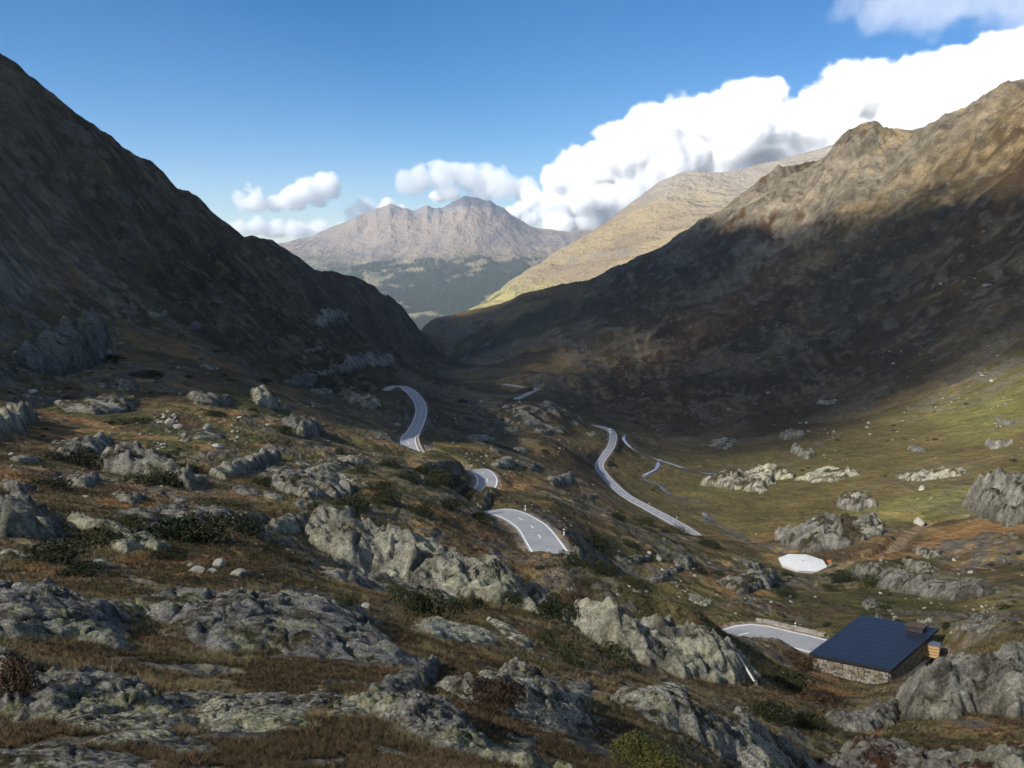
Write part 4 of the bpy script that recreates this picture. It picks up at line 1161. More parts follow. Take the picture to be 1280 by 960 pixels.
# masonry: courses of separate-looking blocks joined into one part
def masonry(bm_list, L, height, thick, seed, bl=0.9, bh=0.42):
    rr = random.Random(seed)
    V, F = [], []
    d = np.concatenate([[0], np.cumsum(np.linalg.norm(np.diff(L[:, :2], axis=0), axis=1))])
    z = 0
    while z < height - 0.05:
        s = rr.uniform(-bl, 0)
        hh = bh * rr.uniform(.8, 1.2)
        while s < d[-1]:
            l = bl * rr.uniform(.6, 1.4)
            a, b = max(s, 0) + 0.035, min(s + l, d[-1]) - 0.035
            if b - a > 0.1:
                p = [np.array([np.interp(q, d, L[:, i]) for i in range(3)]) for q in (a, b)]
                t = (p[1] - p[0])[:2]; t /= np.linalg.norm(t) + 1e-9
                nn = np.array([t[1], -t[0], 0])
                o = rr.uniform(-.05, .05)
                i0 = len(V)
                for zz in (z + 0.015, min(z + hh, height) - 0.015):
                    for pp in p:
                        for sg in (-1, 1):
                            V.append(pp + nn * (sg * (thick / 2 + o)) + np.array([0, 0, zz]))
                F += [(i0, i0 + 2, i0 + 3, i0 + 1), (i0 + 4, i0 + 5, i0 + 7, i0 + 6), (i0, i0 + 4, i0 + 6, i0 + 2), (i0 + 1, i0 + 3, i0 + 7, i0 + 5), (i0, i0 + 1, i0 + 5, i0 + 4), (i0 + 2, i0 + 6, i0 + 7, i0 + 3)]
            s += l
        z += hh
    return V, F
M_MASON = simple_mat('rough_masonry', (.27, .25, .21), .9, var=.65, scale=1.1, bump=.5)
M_MORTAR = simple_mat('dark_joint', (.06, .055, .05), 1.0, var=.2)
PL, PW = ROAD_LINES['pass_road']
def road_sub(L, p0, p1):
    i = int(np.argmin((L[:, 0] - p0.x) ** 2 + (L[:, 1] - p0.y) ** 2)); j = int(np.argmin((L[:, 0] - p1.x) ** 2 + (L[:, 1] - p1.y) ** 2))
    return L[min(i, j):max(i, j) + 1]
STONES = [simple_mat('pale_wall_stone', (.27, .25, .21), .9, var=.35, scale=1.5, bump=.4), simple_mat('brown_wall_stone', (.20, .165, .12), .9, var=.35, scale=1.5, bump=.4), simple_mat('dark_wall_stone', (.11, .10, .085), .9, var=.35, scale=1.5, bump=.4)]
def shade_stones(me, seed, weights=(.5, .3, .2)):
    me.materials.clear()
    for m in STONES: me.materials.append(m)
    rr = random.Random(seed); k = 0
    for i, p in enumerate(me.polygons):
        if i % 6 == 0: k = rr.choices((0, 1, 2), weights)[0]
        p.material_index = k
def road_wall(p0, p1, off, h, label, seed):
    L = offset_line(road_sub(PL, p0, p1), np.full(len(road_sub(PL, p0, p1)), off))
    L[:, 2] -= 0.35
    V, F = masonry(None, L, h, 0.55, seed, 1.0, .42)
    o0 = Vector(L[len(L) // 2]); V = [Vector(v) - o0 for v in V]
    o = link('stone_wall', raw_mesh('stone_wall', V, None, F), M_MASON)
    o.location = o0
    tag(o, label, 'wall')
road_wall(pt(940, 793, 124), pt(1008, 810, 118), -(PW / 2 + 1.0) if True else 0, .75, 'low grey stone wall along the roadside left of the stone hut', 3)
road_wall(pt(520, 566, 262), pt(514, 545, 305), -(PW / 2 + .7), 1.3, 'grey retaining wall on the outside of the upper road bend', 4)

# marker posts, one metre of white plastic with a black band
M_WHITE = simple_mat('white_plastic', (.78, .78, .76), .5, var=.05)
M_BLACK = simple_mat('black_plastic', (.02, .02, .02), .5, var=.05)
def make_post():
    e = empty('marker_post', (0, 0, 0))
    link('post', box_mesh('post', .20, .14, 1.15, .02), M_WHITE, e)
    b = link('reflector_band', box_mesh('reflector_band', .215, .155, .22, .0), M_BLACK, e); b.location.z = .74
    return e
def copy_tree(o, parent=None):
    c = o.copy(); COL.objects.link(c); c.parent = parent
    for ch in list(o.children):
        k = copy_tree(ch, c); k.matrix_parent_inverse = ch.matrix_parent_inverse.copy()
    return c
proto = make_post()
def side_of(L, p, off):
    i = int(np.argmin((L[:, 0] - p.x) ** 2 + (L[:, 1] - p.y) ** 2))
    return Vector(offset_line(L, np.full(len(L), off))[i])
first = True
VL = ROAD_LINES['valley_road'][0]
for L, p, off, lab in ((PL, pt(645,640,153), -4.1, 'white roadside marker post at the far end of the visible road bend'),
                       (PL, pt(684,665,126), -4.1, 'white roadside marker post at the near end of the visible road bend'),
                       (PL, pt(900,782,122), -4.1, 'white roadside marker post rising behind the long pale rock wall'),
                       (PL, pt(978,794,124), -4.1, 'short white marker post on the lower road nearest the hut'),
                       (VL, pt(836,646,336), -4.0, 'white marker post at the near end of the valley road'),
                       (VL, pt(800,628,375), -4.0, 'white marker post halfway along the lower valley road')):
    o = proto if first else copy_tree(proto); first = False
    o.location = side_of(L, p, off)
    o.location.z = max(float(ground_z(o.location.x, o.location.y)), o.location.z - .3) - .05
    tag(o, lab, 'marker post', 'marker posts along the roads')

# a white van on the valley road
def make_van(p, yaw):
    e = empty('van', p, yaw)
    tag(e, 'small white van driving on the valley road near its far bend', 'van')
    mw = simple_mat('white_car_paint', (.8, .8, .8), .3, var=.03); mg = simple_mat('car_glass', (.02, .025, .03), .1, var=.02); mt = simple_mat('tyre_rubber', (.02, .02, .02), .9)
    prof = [(-2.4, .35), (-2.4, 1.9), (-2.2, 2.1), (1.0, 2.1), (1.75, 1.25), (2.35, 1.05), (2.45, .35)]
    V = [(x, y, z) for y in (-.95, .95) for x, z in prof]; n = len(prof)
    F = [tuple(range(n)), tuple(range(2 * n - 1, n - 1, -1))] + [(i, n + i, n + (i + 1) % n, (i + 1) % n) for i in range(n)]
    link('body', raw_mesh('body', V, None, F), mw, e)
    link('windscreen', raw_mesh('windscreen', [(1.08, -.82, 2.02), (1.08, .82, 2.02), (1.76, .82, 1.30), (1.76, -.82, 1.30)], None, [(0, 1, 2, 3)]), mg, e).location = (.02, 0, .02)
    for y in (-.96, .96):
        link('side_window', box_mesh('side_window', 1.0, .02, .5), mg, e).location = (.4, y, 1.4)
    bm = bmesh.new(); bmesh.ops.create_cone(bm, cap_ends=True, segments=14, radius1=.36, radius2=.36, depth=.24)
    bmesh.ops.rotate(bm, matrix=Matrix.Rotation(math.pi / 2, 3, 'X'), verts=bm.verts)
    me = bpy.data.meshes.new('wheel'); bm.to_mesh(me); bm.free()
    for x in (-1.5, 1.5):
        for y in (-.9, .9):
            link('wheel', me, mt, e).location = (x, y, .36)
vp = side_of(VL, pt(758, 545, 608), 1.5)
vi = int(np.argmin((VL[:, 0] - vp.x) ** 2 + (VL[:, 1] - vp.y) ** 2)); vt = VL[vi] - VL[vi - 2]
make_van(vp, math.atan2(vt[1], vt[0]))

# water
def water():
    m, nt, b = new_mat('stream_water')
    b.inputs['Base Color'].default_value = (.03, .05, .075, 1); b.inputs['Roughness'].default_value = .08; b.inputs['Specular IOR Level'].default_value = .8
    n = noise_node(nt, 1.2, 4, .6, objcoord(nt))
    bp = nt.nodes.new('ShaderNodeBump'); bp.inputs['Strength'].default_value = .25; bp.inputs['Distance'].default_value = .2
    nt.links.new(n.outputs['Fac'], bp.inputs['Height']); nt.links.new(bp.outputs[0], b.inputs['Normal'])
    c = mix(nt, ramp(nt, noise_node(nt, .25, 4, .7, objcoord(nt)).outputs['Fac'], [(.5, 0.0), (.62, 1.0)]), (.03, .04, .06), (.20, .21, .22))
    nt.links.new(c, b.inputs['Base Color'])
    return m
M_WATER = water()
for S in STREAMS:
    L = smooth_z(resample(S, 2.0), 4)
    wdt = 1.1 + 0.6 * gnoise(np.arange(len(L)) / 5.0, np.zeros(len(L)), 8)
    l, r_ = offset_line(L, -wdt), offset_line(L, wdt)
    n = len(L); V = np.concatenate([l, r_]); V[:, 2] += 0.02
    o = link('stream', raw_mesh('stream', V, None, [(i, i + 1, n + i + 1, n + i) for i in range(n - 1)]), M_WATER)
    o['kind'] = 'structure'

# ================================================================== stone hut
def make_hut():
    az = math.atan2(HUT.x, HUT.y)
    yaw = -(az + math.radians(0))               # local +Y points away up the side of the hut, +X along the front
    Wd, Dp, h0, pitch = 9.2, 12.8, 2.8, math.radians(3.0)
    e = empty('stone_hut', HUT, yaw)
    tag(e, 'stone hut with a big dark blue metal roof at the lower right', 'hut')
    mr = roof_material(); ms = M_MASON; mp = simple_mat('pale_plinth', (.33, .32, .29), .9, var=.25, scale=.6); md = simple_mat('dark_eave_board', (.025, .025, .03), .6)
    x0, x1, y0, y1 = -Wd / 2, Wd / 2, -Dp / 2, Dp / 2
    rise = math.tan(pitch)
    # walls: dark core, stones set proud of it
    c = raw_mesh('wall', [(x0, y0, -2), (x1, y0, -2), (x1, y1, -2), (x0, y1, -2), (x0, y0, h0), (x1, y0, h0), (x1, y1, h0 + Dp * rise), (x0, y1, h0 + Dp * rise)], None,
                 [(0, 1, 5, 4), (1, 2, 6, 5), (2, 3, 7, 6), (3, 0, 4, 7), (4, 5, 6, 7)])
    wall = link('wall', c, M_MORTAR, e)
    for nm, a, b, hgt, sd in (('front_stones', (x0, y0), (x1, y0), h0 - .12, 1), ('side_stones', (x1, y0), (x1, y1), h0 - .12, 2), ('side_stones', (x0, y0), (x0, y1), h0 - .12, 3)):
        L = np.array([[a[0] + (b[0] - a[0]) * t, a[1] + (b[1] - a[1]) * t, 0.0] for t in np.linspace(0, 1, 30)])
        V, F = masonry(None, L, hgt, .22, sd, .55, .30)
        o = link(nm, raw_mesh(nm, V, None, F), ms, wall); o['kind'] = 'stuff'; shade_stones(o.data, sd)
    # plinth along front and right side, front one ends before the corner as in the photograph
    o = link('plinth', box_mesh('plinth', Wd * .72, .5, .5, .05), mp, e); o.location = (x0 + Wd * .36, y0 - .28, -.42)
    o = link('plinth', box_mesh('plinth', .45, Dp, .55, .05), mp, e); o.location = (x1 + .36, 0, -.3)
    # roof: sheets lapped over one another up the slope
    ov = .42; n = 11
    slope_len = (Dp + 2 * ov) / math.cos(pitch)
    sl = slope_len / n
    for k in range(n):
        me = bpy.data.meshes.get('roof_sheet') or box_mesh('roof_sheet', Wd + 2 * ov, sl + .12, .05, .0)
        o = link('roof_sheet', me, mr, e)
        s = (k + .5) * sl
        o.location = (0, y0 - ov + s * math.cos(pitch), h0 + .28 - ov * rise + s * math.sin(pitch) + .002)
        o.rotation_euler = (pitch - .022, 0, 0)
    eb = link('eave_board', box_mesh('eave_board', Wd + 2 * ov, .10, .34), md, e); eb.location = (0, y0 - ov + .02, h0 - .08 - ov * rise)
    for sx in (-1, 1):
        o = link('verge_board', box_mesh('verge_board', .08, slope_len, .34, origin='centre'), md, e)
        o.location = (sx * (Wd / 2 + ov - .05), 0, h0 + .10 + Dp / 2 * rise); o.rotation_euler = (pitch, 0, 0)
    o = link('soffit', box_mesh('soffit', Wd + 2 * ov - .2, slope_len - .2, .06, origin='centre'), md, e)
    o.location = (0, 0, h0 + .12 + Dp / 2 * rise); o.rotation_euler = (pitch, 0, 0)
    # chimney at the rear right corner
    zc = h0 + (Dp - 1.6) * rise
    ch = link('chimney', box_mesh('chimney', 2.1, 1.2, .95, .04), simple_mat('dark_chimney_stone', (.045, .042, .042), .9, var=.3), e); ch.location = (x1 - 1.7, y1 - 1.3, zc + .1)
    cp = link('chimney_cap', box_mesh('chimney_cap', 2.5, 1.5, .2, .03), simple_mat('brown_cap_slab', (.075, .055, .042), .8, var=.25), ch); cp.location = (0, 0, .97)
    # the plan is not square: the side runs off at a slant to the front
    bpy.context.view_layer.update()
    base_inv = e.matrix_world.inverted()
    SH = Matrix(((1, .42, 0, 0), (0, 1, 0, 0), (0, 0, 1, 0), (0, 0, 0, 1)))
    for o in e.children_recursive:
        me = o.data.copy() if o.data.users > 1 else o.data
        o.data = me
        M = base_inv @ o.matrix_world
        t = SH @ M.translation
        me.transform(Matrix.Translation(-t) @ SH @ M)
        o['_t'] = tuple(t)
    for o in e.children_recursive:
        t = Vector(o['_t']); pt_ = Vector(o.parent['_t']) if o.parent is not e else Vector()
        o.rotation_euler = (0, 0, 0); o.location = t - pt_
    for o in e.children_recursive: del o['_t']
    return e
def roof_material():
    m, nt, b = new_mat('blue_metal_roof')
    oc = objcoord(nt); n = noise_node(nt, .7, 5, .6, oc)
    c = mix(nt, n.outputs['Fac'], (.012, .017, .029), (.022, .029, .045))
    nt.links.new(c, b.inputs['Base Color'])
    b.inputs['Metallic'].default_value = .0; b.inputs['Roughness'].default_value = .32; b.inputs['Specular IOR Level'].default_value = .6
    return m
make_hut()

# pale timber stack by the far right corner of the hut
def timber(p, yaw):
    e = empty('timber_stack', p, yaw)
    tag(e, 'stack of pale sawn timber standing by the rear right corner of the hut', 'timber stack')
    m = simple_mat('sawn_timber', (.42, .27, .13), .8, var=.25, scale=2.5); md = simple_mat('grey_tarpaulin', (.10, .12, .15), .6)
    me = box_mesh('plank', 2.3, .42, .36, .03)
    for lay in range(4):
        for j in range(3):
            o = link('plank', me, m, e); o.location = (random.uniform(-.06, .06), (j - 1) * .46, lay * .44)
    o = link('cover_sheet', box_mesh('cover_sheet', 2.5, 1.5, .06, .02), md, e); o.location = (0, 0, 1.78)
tp = pt(1162, 818, 120); tp.z = max(tp.z, float(ground_z(tp.x, tp.y))) - .1
timber(tp, -math.atan2(tp.x, tp.y))

# white octagonal tank cover on the meadow's edge
def tank():
    e = empty('water_tank', TANK + Vector((0, 0, 0)))
    tag(e, 'white eight sided tank with a low pointed cover beside the track', 'tank')
    m = simple_mat('white_concrete', (.62, .62, .60), .75, var=.10, scale=.5, bump=.1); m2 = simple_mat('grey_concrete_rim', (.40, .40, .39), .85, var=.2, scale=.5)
    Rr = 6.4
    ring = [(Rr * math.cos(math.pi / 4 * (k + .35)), Rr * math.sin(math.pi / 4 * (k + .35))) for k in range(8)]
    V = [(x, y, -1.5) for x, y in ring] + [(x, y, .62) for x, y in ring]
    link('rim_wall', raw_mesh('rim_wall', V, None, [(i, (i + 1) % 8, 8 + (i + 1) % 8, 8 + i) for i in range(8)] + [tuple(range(8, 16))]), m2, e)
    for k in range(8):
        a, b = ring[k], ring[(k + 1) % 8]
        f = 1.02
        V = [(a[0] * f, a[1] * f, .60), (b[0] * f, b[1] * f, .60), (0, 0, 1.05), (a[0] * f, a[1] * f, .72), (b[0] * f, b[1] * f, .72), (0, 0, 1.17)]
        mid = ((a[0] + b[0]) / 3, (a[1] + b[1]) / 3)
        V = [(x + (mid[0] - x) * .004, y + (mid[1] - y) * .004, z) for x, y, z in V]
        link('roof_panel', raw_mesh('roof_panel', V, None, [(0, 2, 1), (3, 4, 5), (0, 1, 4, 3), (1, 2, 5, 4), (2, 0, 3, 5)]), m, e)
    o = link('vent_cap', box_mesh('vent_cap', .5, .5, .3, .05), m2, e); o.location = (0, 0, 1.08)
tank()
mk = pt(1038, 708, 229); mk.z = float(ground_z(mk.x, mk.y))
e = empty('marker_stone', mk)
tag(e, 'upright pale stone with an orange top beside the white tank', 'marker stone')
ms_ = link('stone', BOULDERS[2].copy(), None, e); ms_.scale = (.75, .6, 1.5); ms_.location.z = .7
mc = link('orange_top', BOULDERS[5].copy(), None, e); mc.data.materials[0] = simple_mat('orange_paint', (.45, .13, .05), .7); mc.scale = (.5, .45, .7); mc.location = (-.25, 0, 1.75)
# pale pole leaning on the rock wall
a, b = pt(921, 816, 73), pt(943, 852, 70.5)
bm = bmesh.new(); bmesh.ops.create_cone(bm, cap_ends=True, segments=10, radius1=.11, radius2=.09, depth=(b - a).length)
me = bpy.data.meshes.new('pole'); bm.to_mesh(me); bm.free()
o = link('wooden_pole', me, simple_mat('bleached_wood', (.5, .48, .43), .8)); o.location = (a + b) / 2; o.rotation_euler = (b - a).to_track_quat('Z', 'Y').to_euler()
tag(o, 'pale bleached pole leaning against the right end of the long rock wall', 'pole')
# ================================================================== plants
def leaf_material(name, stops, rough=.85, scale=.5):
    m, nt, b = new_mat(name)
    oi = nt.nodes.new('ShaderNodeObjectInfo'); oc = objcoord(nt)
    ad = N(nt, 'ShaderNodeVectorMath', op='ADD'); nt.links.new(oc, ad.inputs[0]); nt.links.new(oi.outputs['Location'], ad.inputs[1])
    n = noise_node(nt, scale, 4, .65, ad.outputs[0])
    s = N(nt, 'ShaderNodeMath', op='MULTIPLY_ADD'); nt.links.new(oi.outputs['Random'], s.inputs[0]); s.inputs[1].default_value = .45; nt.links.new(n.outputs['Fac'], s.inputs[2])
    s2 = N(nt, 'ShaderNodeMath', op='SUBTRACT'); nt.links.new(s.outputs[0], s2.inputs[0]); s2.inputs[1].default_value = .22
    nt.links.new(ramp(nt, s2.outputs[0], stops), b.inputs['Base Color'])
    b.inputs['Roughness'].default_value = rough; b.inputs['Specular IOR Level'].default_value = .15
    return m
M_JUNIPER = leaf_material('juniper_needles', [(.2, (.012, .016, .007)), (.5, (.026, .032, .012)), (.8, (.052, .052, .020))], scale=1.5)
M_GREENBUSH = leaf_material('yellow_green_leaves', [(.2, (.022, .028, .008)), (.5, (.055, .060, .016)), (.8, (.11, .095, .030))], scale=2.5)
M_BROWNBUSH = leaf_material('brown_twigs', [(.2, (.030, .020, .013)), (.5, (.065, .040, .022)), (.8, (.11, .075, .04))], scale=2.5)
def shrub_mesh(name, seed, n, size, lumps, mat, tall=1.0):
    """low cushion one metre in half-width: sprigs of small leaves over several humps, thin at the edge"""
    rr = np.random.default_rng(seed)
    hx = rr.uniform(-.62, .62, lumps); hy = rr.uniform(-.62, .62, lumps); hr = rr.uniform(.28, .52, lumps); hh = rr.uniform(.55, 1.0, lumps)
    hx[0] = hy[0] = 0; hr[0] = .6; hh[0] = 1.0
    k = rr.integers(0, lumps, n)
    th = rr.uniform(0, 2 * math.pi, n); cz = rr.uniform(-.05, 1, n); sz = np.sqrt(1 - np.clip(cz, 0, 1) ** 2)
    rad = hr[k] * rr.uniform(.80, 1.10, n)
    p = np.stack([hx[k] + np.cos(th) * sz * rad, hy[k] + np.sin(th) * sz * rad, np.clip(cz, 0, 1) * hh[k] * .55 * tall * rad / hr[k]], 1)
    d = rr.normal(0, 1, (n, 3)); d[:, 2] = np.abs(d[:, 2]) + .3; d /= np.linalg.norm(d, axis=1, keepdims=True)
    s = rr.normal(0, 1, (n, 3)); s -= d * (s * d).sum(1, keepdims=True); s /= np.linalg.norm(s, axis=1, keepdims=True)
    L = size * rr.uniform(.6, 1.5, (n, 1)); w = L * .38
    V = np.concatenate([p - s * w, p + s * w, p + d * L * 1.6], 0)
    T = np.stack([np.arange(n), np.arange(n) + n, np.arange(n) + 2 * n], 1)
    me = raw_mesh(name, V, T); me.materials.append(mat)
    return me
JUN = [shrub_mesh('foliage', 300 + i, 2600, .050, 9, M_JUNIPER) for i in range(5)]
JUN_SMALL = [shrub_mesh('foliage', 320 + i, 700, .085, 6, M_JUNIPER) for i in range(4)]
BRN = [shrub_mesh('foliage', 340 + i, 2200, .055, 7, M_BROWNBUSH) for i in range(3)]
def twig_mesh(seed):
    rr = random.Random(seed); bm = bmesh.new()
    for _ in range(7):
        a = rr.uniform(0, 6.28); l = rr.uniform(.3, .55)
        q = Vector((math.cos(a) * l, math.sin(a) * l, rr.uniform(.1, .3)))
        ret = bmesh.ops.create_cone(bm, cap_ends=False, segments=4, radius1=.022, radius2=.006, depth=q.length)
        M = Matrix.Translation(q / 2) @ q.to_track_quat('Z', 'Y').to_matrix().to_4x4()
        bmesh.ops.transform(bm, matrix=M, verts=ret['verts'])
    me = bpy.data.meshes.new('stems'); bm.to_mesh(me); bm.free()
    me.materials.append(M_TWIG); return me
M_TWIG = simple_mat('shrub_twigs', (.05, .035, .025), .9)
TWIGS = [twig_mesh(i) for i in range(3)]
def surface_z(x, y, u, v):
    return float(ground_z(x, y))
def put_shrub(u, v, wpx, hpx, label, group, kind='juniper_shrub', meshes=None, cat='shrub', lift=0.0, parts=True):
    p = hit(u, v, lift)
    r = p.length
    s = wpx * r / 1024 / 2 / .95
    ms = meshes or (JUN if wpx > 26 else JUN_SMALL)
    sz = min(1.0, max(.4, hpx / wpx * 1.1)) * s / .55 * .55
    o = empty(kind, (p.x, p.y, p.z + lift * .9 - .05 * s), random.uniform(0, 6.28))
    f = link('foliage', random.choice(ms), None, o); f.scale = (s, s * random.uniform(.8, 1.0), sz * 1.5)
    if parts and wpx > 26:
        t = link('stems', random.choice(TWIGS), None, o); t.scale = (s, s, sz)
    tag(o, label, cat, group)
    return o
G1 = 'dark juniper shrubs on the left hillside'
SHR = [(90,578,80,26,'dark juniper mat left of the pale faced crag on the left hillside'),(196,606,86,28,'dark juniper mat below the right end of the pale faced crag'),(330,606,52,18,'dark juniper mat at the left foot of the grey rock dome'),
 (235,672,150,36,'widest dark juniper mat in the grass left of centre'),(300,664,80,26,'dark juniper at the right end of the widest juniper mat'),(120,680,92,24,'dark juniper below the narrow pale lichened slab'),(56,700,110,26,'dark juniper beside the dark rock hump at the left edge'),
 (30,664,60,20,'dark juniper between grey rocks at the left frame edge'),(150,660,70,16,'thin juniper strip above the narrow pale slab'),(366,652,36,26,'round dark juniper right of the small lichened rock'),
 (400,640,60,26,'dark juniper on the slope above the large cracked outcrop, leftmost of that belt'),(440,636,64,30,'dark juniper on the slope above the large cracked outcrop, second in that belt'),(478,628,60,28,'dark juniper on the slope above the large cracked outcrop, third in that belt'),(520,640,56,24,'dark juniper on the slope above the large cracked outcrop, right end of the belt'),
 (450,590,36,18,'dark juniper beside rust grass below the upper road, lower one'),(425,566,24,16,'round dark bush on the brow below the upper road, left of two'),(446,572,24,14,'round dark bush on the brow below the upper road, right of two'),
 (486,582,46,14,'dark juniper on the brow under the upper road bend'),(540,604,44,16,'dark juniper left of the small visible road piece'),(560,632,50,22,'dark juniper on the knoll left of the road bend'),(600,650,40,20,'dark juniper close to the inside of the road bend'),
 (0,660,50,24,'dark juniper cut by the left frame edge'),(270,520,40,12,'dark juniper strip in the green scree field'),(180,470,44,14,'dark juniper under the dark rock face'),(130,450,40,12,'dark juniper on the right flank of the dark rock face')]
for a in SHR: put_shrub(*a, G1)
for (u, v, w, h, lab) in ((210,700,60,16,'thin juniper mat in straw grass below the narrow pale slab'),(330,690,50,16,'flat juniper mat in straw grass right of the widest mat'),(60,610,60,20,'juniper mat among rocks near the left frame edge, upper'),(260,640,70,18,'juniper mat on the long low ledge'),(395,600,36,16,'juniper patch on the grey rock dome'),(420,608,34,14,'juniper patch at the right side of the grey rock dome'),(470,612,60,20,'juniper mat right of the grey rock dome'),(510,600,54,18,'juniper mat farther right of the grey rock dome'),(160,530,50,14,'juniper strip left of the scree field'),(350,540,44,14,'juniper strip on the green turf below the spur rim'),(230,590,50,16,'juniper mat between the juniper covered crag and the slanting slab'),(100,720,70,18,'juniper mat above the dark rock hump')):
    put_shrub(u, v, w, h, lab, G1)
G2 = 'dark juniper shrubs on the big outcrops'
for (u, v, w, h, lab, lf) in ((512,690,44,26,'dark juniper in the upper left hollow of the large cracked outcrop',3.0),(545,716,54,34,'dark juniper in the middle cleft of the large cracked outcrop',2.2),(590,690,26,18,'small juniper on top of the large cracked outcrop',3.0),
   (430,684,30,10,'thin grassy juniper on the left top of the large cracked outcrop',3.0),(492,738,34,14,'dark juniper at the foot of the large cracked outcrop',.5),(696,738,46,50,'tall dark juniper in the gap between the two pale outcrops',1.5),(640,708,30,22,'dark juniper at the right shoulder of the large cracked outcrop',2.0)):
    put_shrub(u, v, w, h, lab, G2, lift=lf)
G3 = 'dark shrubs on the slope above the lower road'
for (u, v, w, h, lab) in ((716,706,50,22,'dark shrub just right of the road bend'),(752,716,56,24,'dark shrub above the upper end of the long rock wall'),(790,732,50,20,'dark shrub above the middle of the long rock wall'),(744,682,64,22,'broad dark shrub on the slope right of the near marker post'),
   (786,682,40,16,'dark shrub right of the broad dark shrub on the slope'),(772,650,30,18,'dark shrub beside the rounded rocks near the valley road end'),(800,652,34,16,'dark shrub under the near end of the valley road'),(850,668,46,18,'dark shrub belt right of the valley road end'),(886,684,44,18,'dark shrub belt nearer the stream'),
   (878,716,20,14,'small round bush left of the broken grey rock, left of a pair'),(898,718,22,12,'small round bush left of the broken grey rock, right of a pair'),(1060,726,60,18,'dark shrub below the track beside the white tank'),(1100,734,60,22,'dark shrub above the hut roof'),(1040,740,36,16,'dark bush behind the lower road near the hut'),(980,744,40,12,'dark bush behind the lower road, middle'),
   (705,826,70,30,'dark shrubs in the gully left of the long rock wall'),(770,828,80,22,'dark shrubs along the foot of the long rock wall'),(680,806,60,24,'dark shrubs at the head of the gully'),
   (985,860,60,44,'dark green bushes between the long rock wall and the hut, upper'),(960,900,60,40,'dark green bushes between the long rock wall and the hut, lower'),(1010,912,56,44,'dark green bush below the hut front, left one'),(1030,880,60,30,'rust tinged bush below the hut front, right one'),(1000,830,40,26,'reddish bush on the bank right of the lower road')):
    put_shrub(u, v, w, h, lab, G3, meshes=(BRN if 'rust' in lab or 'reddish' in lab else None))
for (u, v, w, h, lab) in ((545,596,46,20,'dark juniper on the steep bank left of the small road piece, upper'),(566,604,44,22,'dark juniper on the steep bank left of the small road piece, middle'),(582,618,36,20,'dark juniper on the steep bank left of the small road piece, lower'),(530,588,36,16,'dark juniper at the left end of the steep bank by the small road piece')):
    put_shrub(u, v, w, h, lab, G1, lift=.6)
# the green bush near the bottom edge
put_shrub(800, 965, 120, 60, 'round yellow green bush at the bottom edge right of centre', None, 'green_bush', [shrub_mesh('foliage', 390, 9000, .030, 12, M_GREENBUSH, 1.1)], 'bush')
put_shrub(8, 890, 70, 90, 'dark brown bush at the left frame edge beside the rounded slab', None, 'brown_bush', [shrub_mesh('foliage', 391, 5000, .040, 7, M_BROWNBUSH, 1.8)], 'bush')
for (u, v, w, h, lab) in ((620,872,70,50,'brown moss tussock in the middle of the grey rock hump'),(575,850,50,24,'brown moss tussock above the lichened centre slab'),(700,870,40,24,'brown moss tussock right of the grey rock hump')):
    put_shrub(u, v, w, h, lab, 'brown moss tussocks on the near rocks', 'moss_tussock', BRN, 'tussock', lift=.35, parts=False)
# scattered low shrubs
SZ = [(70,(0,430,480,700),'low dark shrub on the left hillside','low shrubs scattered over the left hillside',(7,24)),(40,(560,500,880,740),'low dark shrub on the mid valley slope','low shrubs scattered on the mid valley slope',(6,20)),(36,(900,690,1280,800),'low dark shrub around the hut and track','low shrubs around the hut and track',(7,22)),(24,(960,500,1280,600),'low dark shrub on the right valley side','low shrubs on the right valley side',(5,12))]
for zi, (n, box, lab, grp, (a, b)) in enumerate(SZ):
    for (u, v, p) in scatter_pix(n, box, lambda u, v: clump(u, v, 60, 160 + zi)):
        if on_outcrop(p.x, p.y): continue
        w = a + (b - a) * random.random() ** 1.8
        put_shrub(u, v, w, w * .42, f'{sizeword(w, a, b)} low dark shrub {where(u, v)}', grp, 'low_shrub', JUN_SMALL, parts=False)

# ------------------------------------------------------------------ grass and heather: counted by nobody, instanced tufts
def tuft_mesh(name, seed, blades, lean, width, mat):
    rr = np.random.default_rng(seed)
    V, T = [], []
    for k in range(blades):
        a = rr.uniform(0, 6.28); l = rr.uniform(.55, 1.1); le = rr.uniform(.1, lean)
        b = np.array([math.cos(a), math.sin(a), 0]); s = np.array([-b[1], b[0], 0]) * width * rr.uniform(.6, 1.2)
        o = b * rr.uniform(0, .22)
        m = o + b * le * .4 * l + np.array([0, 0, .6 * l]); t = o + b * le * l * 1.1 + np.array([0, 0, l * (1 - .4 * le)])
        i = len(V); V += [o - s, o + s, m - s * .7, m + s * .7, t]
        T += [(i, i + 1, i + 3), (i, i + 3, i + 2), (i + 2, i + 3, i + 4)]
    me = raw_mesh(name, np.array(V), np.array(T)); me.materials.append(mat); return me
M_STRAW = leaf_material('straw_grass', [(.2, (.058, .050, .022)), (.5, (.130, .108, .054)), (.8, (.22, .178, .095))], scale=.35)
M_HEATH = leaf_material('dark_heather', [(.2, (.024, .021, .010)), (.5, (.058, .045, .023)), (.8, (.13, .080, .040))], scale=.35)
M_RUST = leaf_material('rust_grass', [(.2, (.070, .040, .017)), (.5, (.150, .082, .034)), (.8, (.22, .130, .058))], scale=.35)
hidden = bpy.data.collections.new('tuft_sources')
TUFTS = {}
for nm, m, bl, le, wd in (('straw', M_STRAW, 16, .9, .022), ('heath', M_HEATH, 22, 1.1, .035), ('rust', M_RUST, 16, .9, .025)):
    TUFTS[nm] = [tuft_mesh('tuft', 500 + i, bl, le, wd, m) for i in range(2)]
